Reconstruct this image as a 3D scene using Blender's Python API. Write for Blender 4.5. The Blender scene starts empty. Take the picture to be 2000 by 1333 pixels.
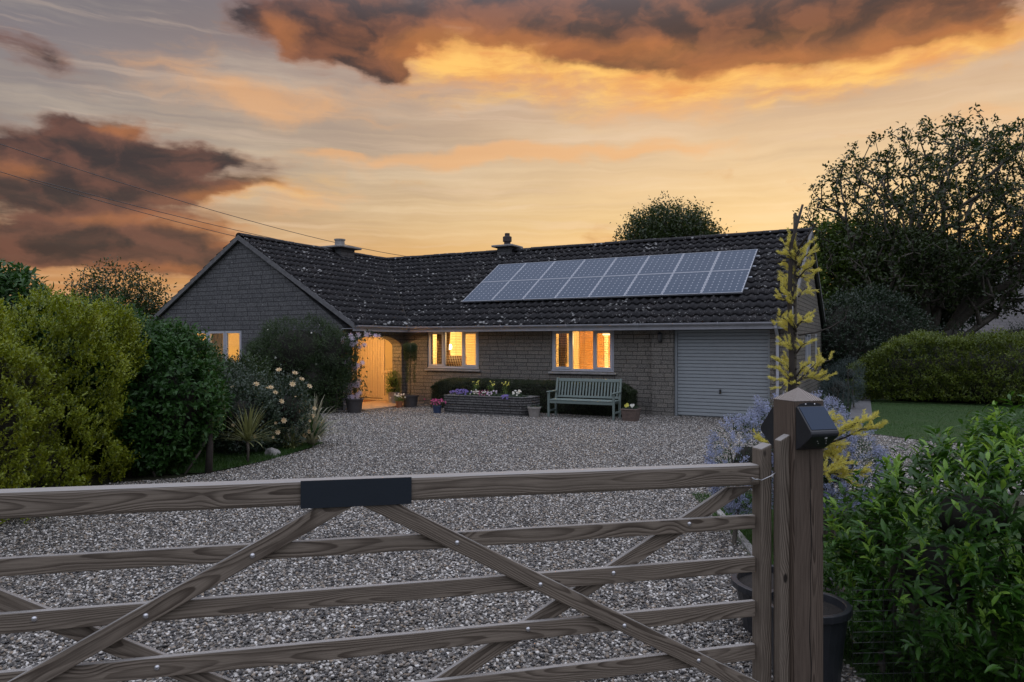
import bpy, math, random
import numpy as np
from mathutils import Vector, Matrix
R = math.radians
random.seed(4)
rng = np.random.default_rng(7)
sc = bpy.context.scene
col = sc.collection
F_PX, Y_H = 1405.0, 672.8          # focal length and horizon in pixels of the 2000 px wide photograph

# ------------------------------------------------------------------ camera
cam = bpy.data.objects.new('camera', bpy.data.cameras.new('camera'))
col.objects.link(cam)
cam.location = (0, 0, 1.75)
cam.rotation_euler = (R(90), 0, 0)
cam.data.sensor_width = 36
cam.data.lens = F_PX / 2000 * 36
cam.data.shift_y = (Y_H - 666.5) / 2000
cam.data.clip_end = 2000
cam.data.clip_start = 0.05
sc.camera = cam
sc.render.resolution_x, sc.render.resolution_y = 1024, 682
sc.view_settings.view_transform = 'Standard'
sc.view_settings.look = 'None'
sc.view_settings.exposure = 0.12
sc.view_settings.gamma = 1.0

def s2l(c):
    c = c / 255.0
    return c / 12.92 if c <= 0.04045 else ((c + 0.055) / 1.055) ** 2.4
def rgb(r, g, b): return (s2l(r), s2l(g), s2l(b), 1.0)

# ------------------------------------------------------------------ node helper
class NT:
    def __init__(s, nt): s.nt = nt; s.N = nt.nodes; s.L = nt.links
    def n(s, kind, ins=None, **kw):
        nd = s.N.new(kind)
        for k, v in kw.items(): setattr(nd, k, v)
        for k, v in (ins or {}).items():
            if isinstance(v, bpy.types.NodeSocket): s.L.new(v, nd.inputs[k])
            elif isinstance(v, bpy.types.Node): s.L.new(v.outputs[0], nd.inputs[k])
            else: nd.inputs[k].default_value = v
        return nd
    def m(s, op, a, b=0.0, c=0.0, clamp=False):
        nd = s.N.new('ShaderNodeMath'); nd.operation = op; nd.use_clamp = clamp
        for i, v in enumerate((a, b, c)):
            if isinstance(v, bpy.types.NodeSocket): s.L.new(v, nd.inputs[i])
            elif isinstance(v, bpy.types.Node): s.L.new(v.outputs[0], nd.inputs[i])
            else: nd.inputs[i].default_value = v
        return nd.outputs[0]
    def mix(s, f, a, b, mode='MIX'):
        nd = s.N.new('ShaderNodeMix'); nd.data_type = 'RGBA'; nd.blend_type = mode
        for i, v in ((0, f), (6, a), (7, b)):
            if isinstance(v, bpy.types.NodeSocket): s.L.new(v, nd.inputs[i])
            else: nd.inputs[i].default_value = v
        return nd.outputs[2]
    def ss(s, v, a, b, lo=0.0, hi=1.0):
        nd = s.n('ShaderNodeMapRange', {0: v, 1: a, 2: b, 3: lo, 4: hi}, interpolation_type='SMOOTHSTEP')
        return nd.outputs[0]
    def ramp(s, f, stops, interp='LINEAR'):
        nd = s.N.new('ShaderNodeValToRGB'); nd.color_ramp.interpolation = interp
        e = nd.color_ramp.elements
        while len(e) < len(stops): e.new(0.5)
        for i, (p, c) in enumerate(stops):
            e[i].position = p; e[i].color = c
        s.L.new(f, nd.inputs[0]); return nd.outputs[0]
    def noise(s, vec, scale, detail=3, rough=0.5, dist=0.0, dims='3D', out='Fac'):
        nd = s.n('ShaderNodeTexNoise', {'Vector': vec, 'Scale': scale, 'Detail': detail, 'Roughness': rough, 'Distortion': dist}, noise_dimensions=dims)
        return nd.outputs[out]
    def vmap(s, vec, loc=(0, 0, 0), rot=(0, 0, 0), scale=(1, 1, 1), vt='POINT'):
        nd = s.n('ShaderNodeMapping', {'Vector': vec, 'Location': loc, 'Rotation': rot, 'Scale': scale}, vector_type=vt)
        return nd.outputs[0]

# ------------------------------------------------------------------ sky at dusk
W = bpy.data.worlds.new('World'); sc.world = W; W.use_nodes = True
W.node_tree.nodes.clear(); w = NT(W.node_tree)
tc = w.n('ShaderNodeTexCoord').outputs['Generated']
sp = w.n('ShaderNodeSeparateXYZ', {0: tc})
az = w.m('ARCTAN2', sp.outputs[0], sp.outputs[1])
el = w.m('ARCSINE', sp.outputs[2])
ae = w.n('ShaderNodeCombineXYZ', {0: az, 1: el}).outputs[0]
def deg_ramp(stops):   # elevation in degrees 0..90
    return w.ramp(w.m('DIVIDE', el, R(45), clamp=True), [(d / 45, c) for d, c in stops])
left = deg_ramp([(0, rgb(178, 122, 74)), (5.5, rgb(190, 136, 88)), (9, rgb(170, 138, 112)), (13, rgb(150, 138, 130)), (20, rgb(128, 121, 124)), (26, rgb(92, 94, 104)), (36, rgb(100, 112, 140))])
right = deg_ramp([(0, rgb(236, 168, 82)), (6, rgb(236, 184, 106)), (9.5, rgb(230, 194, 138)), (14, rgb(218, 186, 146)), (20, rgb(194, 160, 134)), (26, rgb(150, 126, 120)), (36, rgb(130, 132, 150))])
base = w.mix(w.ss(az, R(-38), R(16)), left, right)
wn = w.n('ShaderNodeTexNoise', {'Vector': w.vmap(ae, scale=(1, 1.7, 1)), 'Scale': 9.0, 'Detail': 5.0, 'Roughness': 0.55})
warp = w.n('ShaderNodeVectorMath', {0: wn.outputs['Color'], 1: (0.5, 0.5, 0.5)}, operation='SUBTRACT')
warp = w.n('ShaderNodeVectorMath', {0: warp.outputs[0], 1: (0.16, 0.06, 0)}, operation='MULTIPLY')
aew = w.n('ShaderNodeVectorMath', {0: ae, 1: warp.outputs[0]}, operation='ADD').outputs[0]
warp2 = w.n('ShaderNodeVectorMath', {0: warp.outputs[0], 1: (0.35, 0.35, 0.35)}, operation='MULTIPLY')
aes = w.n('ShaderNodeVectorMath', {0: ae, 1: warp2.outputs[0]}, operation='ADD').outputs[0]
# thin veils: long soft streaks plus fine ripples
st = w.noise(w.vmap(aes, rot=(0, 0, R(-4)), scale=(1.8, 12, 1)), 1.7, 9, 0.56, 0.25)
base = w.mix(w.m('MULTIPLY', w.ss(st, 0.44, 0.74), 0.42), base, w.mix(0.5, base, rgb(255, 232, 200)))
base = w.mix(w.m('MULTIPLY', w.ss(st, 0.52, 0.26), 0.30), base, w.mix(0.55, base, rgb(112, 100, 108)))
st2 = w.noise(w.vmap(aes, loc=(3, 1, 0), rot=(0, 0, R(2)), scale=(1.6, 70, 1)), 1.5, 3, 0.5, 0.5)
base = w.mix(w.m('MULTIPLY', w.m('MULTIPLY', w.ss(st2, 0.42, 0.66), 0.13), w.ss(el, R(22), R(8))), base, rgb(255, 226, 180))
st3 = w.noise(w.vmap(aes, loc=(8, 5, 0), rot=(0, 0, R(-9)), scale=(2.2, 34, 1)), 1.6, 5, 0.6, 0.4)
base = w.mix(w.m('MULTIPLY', w.ss(st3, 0.52, 0.72), 0.22), base, rgb(236, 206, 178))
def blobs(lst, src=None):
    tot = None
    for (px, py, rx, ry, *o) in lst:
        rot = o[0] if o else 0.0; amp = o[1] if len(o) > 1 else 1.0
        a = math.atan((px - 1000) / F_PX); hyp = math.hypot(F_PX, px - 1000)
        e = math.atan((Y_H - py) / hyp)
        ca = math.cos(a)
        v = w.vmap(src or aew, loc=(a, e, 0), rot=(0, 0, R(rot)), scale=(rx * ca * ca / F_PX * 1.25, ry / hyp * 1.25, 1), vt='TEXTURE')
        ln = w.n('ShaderNodeVectorMath', {0: v}, operation='LENGTH').outputs['Value']
        g = w.ss(ln, 1.75, 0.0, 0.0, amp)
        tot = g if tot is None else w.m('ADD', tot, g)
    return tot
fb = w.noise(w.vmap(aew, loc=(1.7, 0.4, 0), scale=(1, 2.0, 1)), 9.0, 10, 0.52, 0.2)
fb2 = w.noise(w.vmap(aew, loc=(5.7, 2.4, 0), rot=(0, 0, R(6)), scale=(1, 3.6, 1)), 8.0, 8, 0.58, 0.3)
fbl = w.noise(w.vmap(aes, loc=(2.2, 7.4, 0), rot=(0, 0, R(5)), scale=(1, 4.5, 1)), 9.0, 9, 0.6, 0.2)
def field(lst, k, src=None): return w.m('ADD', blobs(lst), w.m('MULTIPLY', w.m('SUBTRACT', src or fb, 0.5), k))
wis = w.ss(field([(600, 215, 240, 26, 5), (880, 312, 400, 18, 3), (1240, 190, 170, 28), (420, 165, 150, 28), (1010, 305, 180, 14), (1280, 283, 110, 10), (640, 300, 50, 9),
                  (950, 125, 170, 55), (1350, 210, 150, 24), (1880, 222, 110, 22), (1960, 85, 110, 18), (580, 380, 150, 22, 6), (1960, 270, 110, 40), (300, 90, 150, 30, 0, .5)], 2.6, fb2), 0.35, 1.7)
base = w.mix(w.m('MULTIPLY', wis, 0.58), base, rgb(234, 172, 112))
glow = w.ss(w.m('ADD', field([(1560, 128, 430, 44, 3), (1180, 110, 240, 36), (1830, 110, 230, 24, 8), (850, 122, 90, 44), (480, 372, 140, 20, 8), (940, 90, 90, 34), (1300, 150, 300, 40, 0, .7)], 1.6),
            w.m('MULTIPLY', w.m('SUBTRACT', fbl, 0.5), 1.6)), 0.2, 1.7)
base = w.mix(w.m('MULTIPLY', glow, 0.92), base, w.mix(w.ss(fbl, 0.35, 0.65), rgb(228, 154, 82), rgb(252, 196, 104)))
CL = [(545, 42, 80, 36), (670, 62, 110, 52), (760, 92, 75, 46), (860, 28, 170, 40), (1080, 8, 170, 36), (1250, 14, 250, 42), (1480, 30, 350, 58, 2), (1720, 46, 240, 54, -3), (1340, 78, 260, 30, 0, .8),
      (1880, 14, 110, 36), (1215, 100, 85, 20), (740, 128, 60, 18), (1560, 88, 300, 30, 0, .9), (620, 100, 50, 24, 0, .6),
      (30, 290, 130, 50), (150, 320, 150, 48), (250, 278, 110, 44), (60, 372, 170, 50), (280, 326, 150, 44), (410, 316, 110, 24), (190, 392, 150, 30, 0, .9), (450, 370, 110, 13, 8),
      (40, 460, 170, 32), (160, 474, 150, 32), (300, 462, 150, 36), (390, 500, 130, 30), (250, 510, 170, 26), (30, 98, 120, 28, -5), (125, 228, 50, 9, 0, .7), (1850, 226, 80, 12, 0, .35)]
cf = w.m('ADD', field(CL, 1.9), w.m('MULTIPLY', w.m('SUBTRACT', fbl, 0.5), 1.5))
op = w.ss(cf, 0.26, 1.30)
fb3 = w.noise(w.vmap(aew, loc=(9.7, 2.4, 0), scale=(1, 1.9, 1)), 15.0, 8, 0.5, 0.2)
leftf = w.ss(az, R(-12), R(-22))
warm = w.ss(field([(1540, 116, 440, 26, 3), (1180, 100, 260, 22), (850, 110, 80, 46), (1880, 88, 180, 24), (940, 70, 80, 30), (470, 380, 160, 20, 8), (30, 320, 60, 22), (300, 428, 220, 14), (460, 472, 80, 26),
                   (250, 244, 80, 12), (300, 526, 200, 14), (560, 70, 50, 40)], 1.2), 0.2, 1.2)
rim = w.mix(leftf, rgb(182, 114, 74), rgb(148, 102, 84))
rim = w.mix(w.m('MULTIPLY', warm, 0.75), rim, rgb(226, 138, 70))
core_ = w.mix(w.ss(fb3, 0.36, 0.66), rgb(62, 46, 44), rgb(128, 80, 56))
core_ = w.mix(leftf, core_, w.mix(w.ss(fb3, 0.36, 0.66), rgb(50, 40, 43), rgb(104, 68, 58)))
kd = w.m('MULTIPLY', w.ss(cf, 0.30, 1.15), w.m('SUBTRACT', 1.0, w.m('MULTIPLY', warm, 0.45)))
ccol = w.mix(kd, rim, core_)
base = w.mix(w.m('MULTIPLY', op, 0.95), base, ccol)
# overhead and behind: blue dusk dome; dim towards the unseen horizon
zen = w.mix(w.ss(el, R(22), R(50)), base, (1.12, 1.17, 1.38, 1))
backf = w.ss(w.m('ABSOLUTE', az), R(50), R(115))
low = w.mix(w.ss(el, R(4), R(48)), (0.18, 0.195, 0.24, 1), (1.12, 1.17, 1.38, 1))
full = w.mix(backf, zen, low)
full = w.mix(w.ss(el, R(-2), R(0)), rgb(60, 50, 45), full)
sky = w.n('ShaderNodeTexSky', sky_type='NISHITA', sun_disc=False, sun_elevation=R(4), sun_rotation=R(20), air_density=1.0, dust_density=1.5)
bg1 = w.n('ShaderNodeBackground', {0: full, 1: 1.0})
bg2 = w.n('ShaderNodeBackground', {0: sky.outputs[0], 1: 0.004})
w.n('ShaderNodeOutputWorld', {0: w.n('ShaderNodeAddShader', {0: bg1, 1: bg2})})
W.cycles.sampling_method = 'MANUAL'; W.cycles.sample_map_resolution = 512

sun = bpy.data.objects.new('sun', bpy.data.lights.new('sun', 'SUN'))
col.objects.link(sun)
sun.data.energy = 0.25; sun.data.angle = R(12); sun.data.color = (1, 0.72, 0.42)
sd = Vector((math.sin(R(20)) * math.cos(R(7)), math.cos(R(20)) * math.cos(R(7)), math.sin(R(7))))
sun.rotation_euler = sd.to_track_quat('Z', 'Y').to_euler()

# ------------------------------------------------------------------ object helpers
def tag(o, label=None, cat=None, group=None, kind=None):
    if label: o['label'] = label
    if cat: o['category'] = cat
    if group: o['group'] = group
    if kind: o['kind'] = kind
    return o
def empty(name, loc=(0, 0, 0), rz=0.0, label=None, cat=None, group=None):
    o = bpy.data.objects.new(name, None); col.objects.link(o)
    o.location = loc; o.rotation_euler = (0, 0, rz); o.empty_display_size = 0.1
    return tag(o, label, cat, group)
def link(name, me, mat, parent=None):
    if mat is not None: me.materials.append(mat)
    o = bpy.data.objects.new(name, me); col.objects.link(o)
    if parent is not None: o.parent = parent
    return o
def npmesh(name, V, F, mat, parent=None, smooth=False, F3=None):
    V = np.asarray(V, dtype=np.float32).reshape(-1, 3); F = np.asarray(F, dtype=np.int32)
    me = bpy.data.meshes.new(name)
    me.vertices.add(len(V)); me.vertices.foreach_set('co', V.ravel())
    tot = F.shape[0]; k = F.shape[1]
    me.loops.add(F.size); me.loops.foreach_set('vertex_index', F.ravel())
    me.polygons.add(tot)
    me.polygons.foreach_set('loop_start', np.arange(tot, dtype=np.int32) * k)
    me.polygons.foreach_set('loop_total', np.full(tot, k, dtype=np.int32))
    if smooth: me.polygons.foreach_set('use_smooth', np.ones(tot, dtype=bool))
    me.update(calc_edges=True); me.validate()
    return link(name, me, mat, parent)
class MB:
    def __init__(s): s.v = []; s.f = []; s.g = []; s.cur = None
    def add(s, vs, fs, grain=None):
        b = len(s.v); s.v += [tuple(p) for p in vs]; s.f += [tuple(i + b for i in f) for f in fs]
        s.g += grain if grain else [(0, 0, 0)] * len(vs)
        return s
    def box(s, x0, x1, y0, y1, z0, z1):
        return s.add([(x0, y0, z0), (x1, y0, z0), (x1, y1, z0), (x0, y1, z0), (x0, y0, z1), (x1, y0, z1), (x1, y1, z1), (x0, y1, z1)],
                     [(0, 3, 2, 1), (4, 5, 6, 7), (0, 1, 5, 4), (1, 2, 6, 5), (2, 3, 7, 6), (3, 0, 4, 7)])
    def hexa(s, p):   # 8 points, bottom ring then top ring
        return s.add(p, [(0, 3, 2, 1), (4, 5, 6, 7), (0, 1, 5, 4), (1, 2, 6, 5), (2, 3, 7, 6), (3, 0, 4, 7)])
    def tube(s, pts, rad, n=8, cap=True):
        pts = [Vector(p) for p in pts]; rs = rad if hasattr(rad, '__len__') else [rad] * len(pts)
        rings = []; up = None
        for i, p in enumerate(pts):
            d = (pts[min(i + 1, len(pts) - 1)] - pts[max(i - 1, 0)]).normalized()
            if up is None: up = Vector((0, 0, 1)) if abs(d.z) < .9 else Vector((1, 0, 0))
            a = d.cross(up).normalized(); b = a.cross(d).normalized(); up = b
            rings.append([p + (a * math.cos(t) + b * math.sin(t)) * rs[i] for t in [2 * math.pi * k / n for k in range(n)]])
        vs = [v for r in rings for v in r]; fs = []
        for i in range(len(pts) - 1):
            for k in range(n):
                k2 = (k + 1) % n; fs.append((i * n + k, i * n + k2, (i + 1) * n + k2, (i + 1) * n + k))
        if cap: fs += [tuple(range(n))[::-1], tuple((len(pts) - 1) * n + k for k in range(n))]
        return s.add(vs, fs)
    def lathe(s, prof, cx=0, cy=0, n=28):
        vs = []; fs = []
        for (r, z) in prof: vs += [(cx + r * math.cos(2 * math.pi * k / n), cy + r * math.sin(2 * math.pi * k / n), z) for k in range(n)]
        for i in range(len(prof) - 1):
            for k in range(n):
                k2 = (k + 1) % n; fs.append((i * n + k, i * n + k2, (i + 1) * n + k2, (i + 1) * n + k))
        return s.add(vs, fs)
    def prism(s, prof, axis, a0, a1):   # prof: 2D points; axis 'x','y','z'
        def P(p, a): return (a, p[0], p[1]) if axis == 'x' else ((p[0], a, p[1]) if axis == 'y' else (p[0], p[1], a))
        n = len(prof); vs = [P(p, a0) for p in prof] + [P(p, a1) for p in prof]
        fs = [(i, (i + 1) % n, n + (i + 1) % n, n + i) for i in range(n)] + [tuple(range(n))[::-1], tuple(range(n, 2 * n))]
        return s.add(vs, fs)
    def build(s, name, mat, parent=None, smooth=False, bevel=0, seg=2, loc=None, fix=True):
        me = bpy.data.meshes.new(name); me.from_pydata(s.v, [], s.f)
        if fix:
            import bmesh
            b = bmesh.new(); b.from_mesh(me); bmesh.ops.recalc_face_normals(b, faces=b.faces); b.to_mesh(me); b.free()
        if any(g != (0, 0, 0) for g in s.g) and len(s.g) == len(me.vertices):
            at = me.attributes.new('grain', 'FLOAT_VECTOR', 'POINT'); at.data.foreach_set('vector', [c for g in s.g for c in g])
        if smooth: me.polygons.foreach_set('use_smooth', [True] * len(me.polygons))
        o = link(name, me, mat, parent)
        if bevel:
            m = o.modifiers.new('bevel', 'BEVEL'); m.width = bevel; m.segments = seg; m.limit_method = 'ANGLE'; m.angle_limit = R(40)
        if loc: o.location = loc
        return o

# ------------------------------------------------------------------ materials
def mat(name, fn):
    m = bpy.data.materials.new(name); m.use_nodes = True; m.node_tree.nodes.clear()
    t = NT(m.node_tree); sh = fn(t); out = t.N.new('ShaderNodeOutputMaterial'); t.L.new(sh.outputs[0], out.inputs[0])
    return m
def pr(t, c, rough=0.6, bump=None, strength=0.5, dist=0.01, metal=0.0, spec=0.5, **kw):
    ins = {'Base Color': c, 'Roughness': rough, 'Metallic': metal, 'Specular IOR Level': spec}
    if bump is not None:
        ins['Normal'] = t.n('ShaderNodeBump', {'Height': bump, 'Strength': strength, 'Distance': dist}).outputs[0]
    ins.update(kw)
    return t.n('ShaderNodeBsdfPrincipled', ins)
def oc(t): return t.n('ShaderNodeTexCoord').outputs['Object']
def isl(t): return t.n('ShaderNodeNewGeometry').outputs['Random Per Island']
def plain(name, c, rough=0.5, metal=0.0, var=0.15, sc_=14.0, bump=0.1, spec=0.5):
    def f(t):
        v = oc(t); n = t.noise(v, sc_, 4, 0.6); n2 = t.noise(v, sc_ * 6, 3, 0.6)
        k = t.m('ADD', t.m('MULTIPLY', n, 0.7), t.m('MULTIPLY', n2, 0.3))
        cc = t.mix(t.ss(k, 0.3, 0.7), tuple(x * (1 - var) for x in c[:3]) + (1,), tuple(min(1, x * (1 + var)) for x in c[:3]) + (1,))
        return pr(t, cc, rough, n2, bump, 0.004, metal, spec)
    return mat(name, f)
def stone_mat(name, row, wid, ca, cb, mort, lich=0.0, dark=0.5):
    def f(t):
        v = oc(t); s_ = t.n('ShaderNodeSeparateXYZ', {0: v})
        u_ = t.m('ADD', s_.outputs[0], s_.outputs[1])
        zz = s_.outputs[2]
        wob = t.noise(v, 3.5, 2, 0.5)
        zz = t.m('ADD', zz, t.m('MULTIPLY', t.m('SUBTRACT', wob, 0.5), 0.018))
        rowi = t.m('FLOOR', t.m('DIVIDE', zz, row))
        rr = t.n('ShaderNodeTexWhiteNoise', {'W': rowi}, noise_dimensions='1D').outputs['Value']
        u2 = t.m('MULTIPLY', t.m('ADD', u_, t.m('MULTIPLY', rr, 2.7)), t.m('ADD', 0.8, t.m('MULTIPLY', rr, 0.5)))
        vv = t.n('ShaderNodeCombineXYZ', {0: u2, 1: zz}).outputs[0]
        br = t.n('ShaderNodeTexBrick', {'Vector': vv, 'Color1': (0, 0, 0, 1), 'Color2': (1, 1, 1, 1), 'Mortar': (0.5, 0.5, 0.5, 1), 'Scale': 1.0, 'Mortar Size': 0.006,
                                        'Mortar Smooth': 0.35, 'Bias': 0.0, 'Brick Width': wid, 'Row Height': row}, offset=0.5, squash=1.0)
        big = t.noise(v, 0.9, 4, 0.6); fine = t.noise(v, 38, 5, 0.7); med = t.noise(v, 7, 4, 0.65)
        c = t.mix(br.outputs[0], ca, cb)
        c = t.mix(t.m('MULTIPLY', t.ss(med, 0.35, 0.7), 0.45), c, tuple(x * dark for x in ca[:3]) + (1,))
        c = t.mix(t.m('MULTIPLY', t.ss(big, 0.35, 0.65), 0.35), c, tuple(x * 0.55 for x in cb[:3]) + (1,))
        c = t.mix(0.55, c, t.mix(t.ss(fine, 0.3, 0.72), tuple(x * 0.4 for x in ca[:3]) + (1,), tuple(min(1, x * 1.7) for x in cb[:3]) + (1,)), 'MULTIPLY' if False else 'MIX')
        if lich:
            vo = t.n('ShaderNodeTexVoronoi', {'Vector': v, 'Scale': 9.0, 'Randomness': 1.0})
            sp_ = t.m('MULTIPLY', t.ss(vo.outputs[0], 0.2, 0.08), t.ss(t.noise(v, 1.6, 3), 0.5, 0.68))
            sp2 = t.ss(t.noise(v, 5, 8, 0.8), 0.60, 0.72)
            c = t.mix(t.m('MULTIPLY', t.m('MAXIMUM', sp_, sp2), lich), c, (0.42, 0.42, 0.42, 1))
        c = t.mix(br.outputs['Fac'], c, mort)
        h = t.m('SUBTRACT', t.m('ADD', t.m('MULTIPLY', fine, 0.35), t.m('MULTIPLY', med, 0.5)), t.m('MULTIPLY', br.outputs['Fac'], 1.0))
        return pr(t, c, 0.9, h, 1.0, 0.02, spec=0.25)
    return mat(name, f)
STONE = stone_mat('facade_stone', 0.105, 0.34, (0.085, 0.086, 0.086, 1), (0.215, 0.198, 0.172, 1), (0.035, 0.033, 0.03, 1))
GSTONE = stone_mat('gable_stone', 0.128, 0.42, (0.07, 0.073, 0.08, 1), (0.145, 0.145, 0.148, 1), (0.018, 0.018, 0.019, 1), 0.85)
PSTONE = stone_mat('walling_stone', 0.062, 0.20, (0.05, 0.05, 0.052, 1), (0.15, 0.145, 0.14, 1), (0.012, 0.012, 0.012, 1), 0.8)

def f_tile(t):
    v = oc(t); n = t.noise(v, 22, 5, 0.7); n1 = t.noise(v, 2.4, 4, 0.6)
    vo = t.n('ShaderNodeTexVoronoi', {'Vector': t.vmap(v, scale=(1, 1, 1)), 'Scale': 6.5, 'Randomness': 1.0})
    rad = t.m('MULTIPLY', t.m('POWER', t.noise(v, 1.6, 5, 0.7), 3.2), 1.5)
    blot = t.m('LESS_THAN', t.m('ADD', vo.outputs[0], t.m('MULTIPLY', t.m('SUBTRACT', n, 0.3), 0.45)), t.m('ADD', rad, 0.055))
    vo2 = t.n('ShaderNodeTexVoronoi', {'Vector': t.vmap(v, loc=(4, 2, 1)), 'Scale': 16.0, 'Randomness': 1.0})
    b2 = t.m('MULTIPLY', t.m('LESS_THAN', t.m('ADD', vo2.outputs[0], t.m('MULTIPLY', n, 0.2)), 0.27), t.ss(n1, 0.42, 0.6))
    c = t.mix(t.ss(n, 0.3, 0.7), (0.005, 0.0052, 0.007, 1), (0.018, 0.0175, 0.020, 1))
    c = t.mix(t.m('MULTIPLY', t.ss(n1, 0.5, 0.7), 0.4), c, (0.03, 0.024, 0.024, 1))
    lich = t.m('MAXIMUM', blot, b2)
    c = t.mix(t.m('MULTIPLY', lich, t.m('ADD', 0.25, t.m('MULTIPLY', n, 0.9))), c, (0.40, 0.40, 0.39, 1))
    return pr(t, c, 0.66, n, 0.7, 0.012, spec=0.22)
TILE = mat('roof_tile', f_tile)
def f_gravel(t):
    v = oc(t)
    v1 = t.n('ShaderNodeTexVoronoi', {'Vector': v, 'Scale': 48.0, 'Randomness': 1.0}); v2 = t.n('ShaderNodeTexVoronoi', {'Vector': v, 'Scale': 30.0, 'Randomness': 1.0})
    s1 = t.n('ShaderNodeSeparateXYZ', {0: v1.outputs['Color']}).outputs[0]; s2 = t.n('ShaderNodeSeparateXYZ', {0: v2.outputs['Color']}).outputs[0]
    c1 = t.ramp(s1, [(0, (0.02, 0.02, 0.023, 1)), (0.4, (0.09, 0.083, 0.077, 1)), (0.75, (0.20, 0.18, 0.16, 1)), (1, (0.42, 0.40, 0.38, 1))])
    c2 = t.ramp(s2, [(0, (0.02, 0.02, 0.024, 1)), (0.5, (0.085, 0.08, 0.074, 1)), (0.85, (0.18, 0.165, 0.15, 1)), (1, (0.5, 0.48, 0.46, 1))])
    c = t.mix(t.m('GREATER_THAN', s2, 0.55), c1, c2)
    big = t.noise(v, 0.5, 4, 0.6)
    c = t.mix(t.m('MULTIPLY', t.ss(big, 0.4, 0.7), 0.35), c, (0.06, 0.056, 0.052, 1))
    h = t.m('ADD', t.m('MULTIPLY', t.m('SUBTRACT', 0.5, v1.outputs[0]), 0.6), t.m('MULTIPLY', t.m('SUBTRACT', 0.5, v2.outputs[0]), 0.6))
    return pr(t, c, 0.65, h, 1.0, 0.022)
GRAVEL = mat('gravel_bed', f_gravel)
def f_pebble(t):
    r = t.n('ShaderNodeObjectInfo').outputs['Random']
    c = t.ramp(r, [(0, (0.014, 0.015, 0.018, 1)), (0.22, (0.045, 0.045, 0.047, 1)), (0.42, (0.11, 0.096, 0.080, 1)), (0.56, (0.17, 0.163, 0.15, 1)), (0.68, (0.26, 0.20, 0.14, 1)), (0.80, (0.36, 0.345, 0.32, 1)), (0.90, (0.50, 0.48, 0.45, 1)), (1, (0.74, 0.72, 0.68, 1))])
    n = t.noise(oc(t), 2.0, 4, 0.6)
    c = t.mix(t.m('MULTIPLY', t.ss(n, 0.35, 0.7), 0.4), c, (0.12, 0.11, 0.10, 1))
    return pr(t, c, 0.5, n, 0.2, 0.002)
PEBBLE = mat('pebble', f_pebble)
def f_wood(c_dark, c_light, knots=True):
    def f(t):
        g = t.n('ShaderNodeAttribute', attribute_name='grain').outputs['Vector']
        s_ = t.n('ShaderNodeSeparateXYZ', {0: g}); L, A, D = s_.outputs[0], s_.outputs[1], s_.outputs[2]
        lo = t.noise(t.vmap(g, scale=(1.1, 1.2, 1.2)), 1.0, 2, 0.4, 0.0)
        lo2 = t.noise(t.vmap(g, loc=(7, 3, 1), scale=(.8, 1.0, 1.0)), 1.0, 2, 0.4)
        fine_ = t.noise(t.vmap(g, scale=(7, 22, 22)), 1.0, 3, 0.5)
        kv = t.n('ShaderNodeTexVoronoi', {'Vector': t.vmap(g, scale=(3.6, 7.0, 7.0)), 'Scale': 1.0, 'Randomness': 1.0})
        kd = t.m('ADD', kv.outputs[0], t.m('MULTIPLY', t.m('LESS_THAN', t.n('ShaderNodeSeparateXYZ', {0: kv.outputs['Color']}).outputs[0], 0.5), 1.0))
        pull = t.m('MULTIPLY', t.ss(kd, 0.34, 0.0), 0.012 if knots else 0.0)
        a = t.m('ADD', A, t.m('MULTIPLY', t.m('SUBTRACT', lo, 0.5), 0.16))
        d = t.m('ADD', t.m('ADD', D, 0.030), t.m('MULTIPLY', t.m('SUBTRACT', lo2, 0.5), 0.10))
        r = t.m('SQRT', t.m('ADD', t.m('MULTIPLY', a, a), t.m('MULTIPLY', t.m('MULTIPLY', d, d), 1.6)))
        r = t.m('ADD', t.m('ADD', r, pull), t.m('MULTIPLY', fine_, 0.0035))
        saw = t.m('FRACT', t.m('MULTIPLY', r, 165.0))
        amp_ = t.ss(t.noise(t.vmap(g, scale=(2, 30, 30)), 1.0, 2), 0.3, 0.65, 0.55, 1.0)
        ring = t.m('MULTIPLY', t.m('MULTIPLY', t.ss(saw, 0.25, 0.86), t.ss(saw, 1.0, 0.9)), amp_)
        fib = t.noise(t.vmap(g, scale=(6, 260, 260)), 1.0, 3, 0.6)
        blot = t.noise(t.vmap(g, scale=(3, 10, 10)), 1.0, 4, 0.6)
        c = t.mix(ring, c_light, c_dark)
        c = t.mix(t.m('MULTIPLY', t.ss(blot, 0.3, 0.75), 0.45), c, tuple(x * 0.62 for x in c_light[:3]) + (1,))
        c = t.mix(t.m('MULTIPLY', t.ss(fib, 0.4, 0.7), 0.45), c, tuple(x * 0.6 for x in c_dark[:3]) + (1,))
        if knots:
            c = t.mix(t.ss(kd, 0.10, 0.05), c, (0.018, 0.013, 0.01, 1))
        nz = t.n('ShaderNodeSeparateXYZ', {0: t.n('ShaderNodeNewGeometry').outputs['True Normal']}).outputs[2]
        c = t.mix(t.m('MULTIPLY', t.ss(nz, 0.3, 0.8), 0.7), c, t.mix(fib, (.30, .29, .28, 1), (.42, .41, .40, 1)))   # sky light on upward faces put into the colour, along with weather silvering
        h = t.m('SUBTRACT', t.m('MULTIPLY', fib, 0.5), t.m('MULTIPLY', ring, 0.4))
        return pr(t, c, 0.62, h, 0.5, 0.0025, spec=0.4)
    return f
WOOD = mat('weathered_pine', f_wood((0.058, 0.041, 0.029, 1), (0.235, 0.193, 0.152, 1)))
WOODP = mat('post_pine', f_wood((0.040, 0.026, 0.018, 1), (0.150, 0.112, 0.086, 1)))
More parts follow.
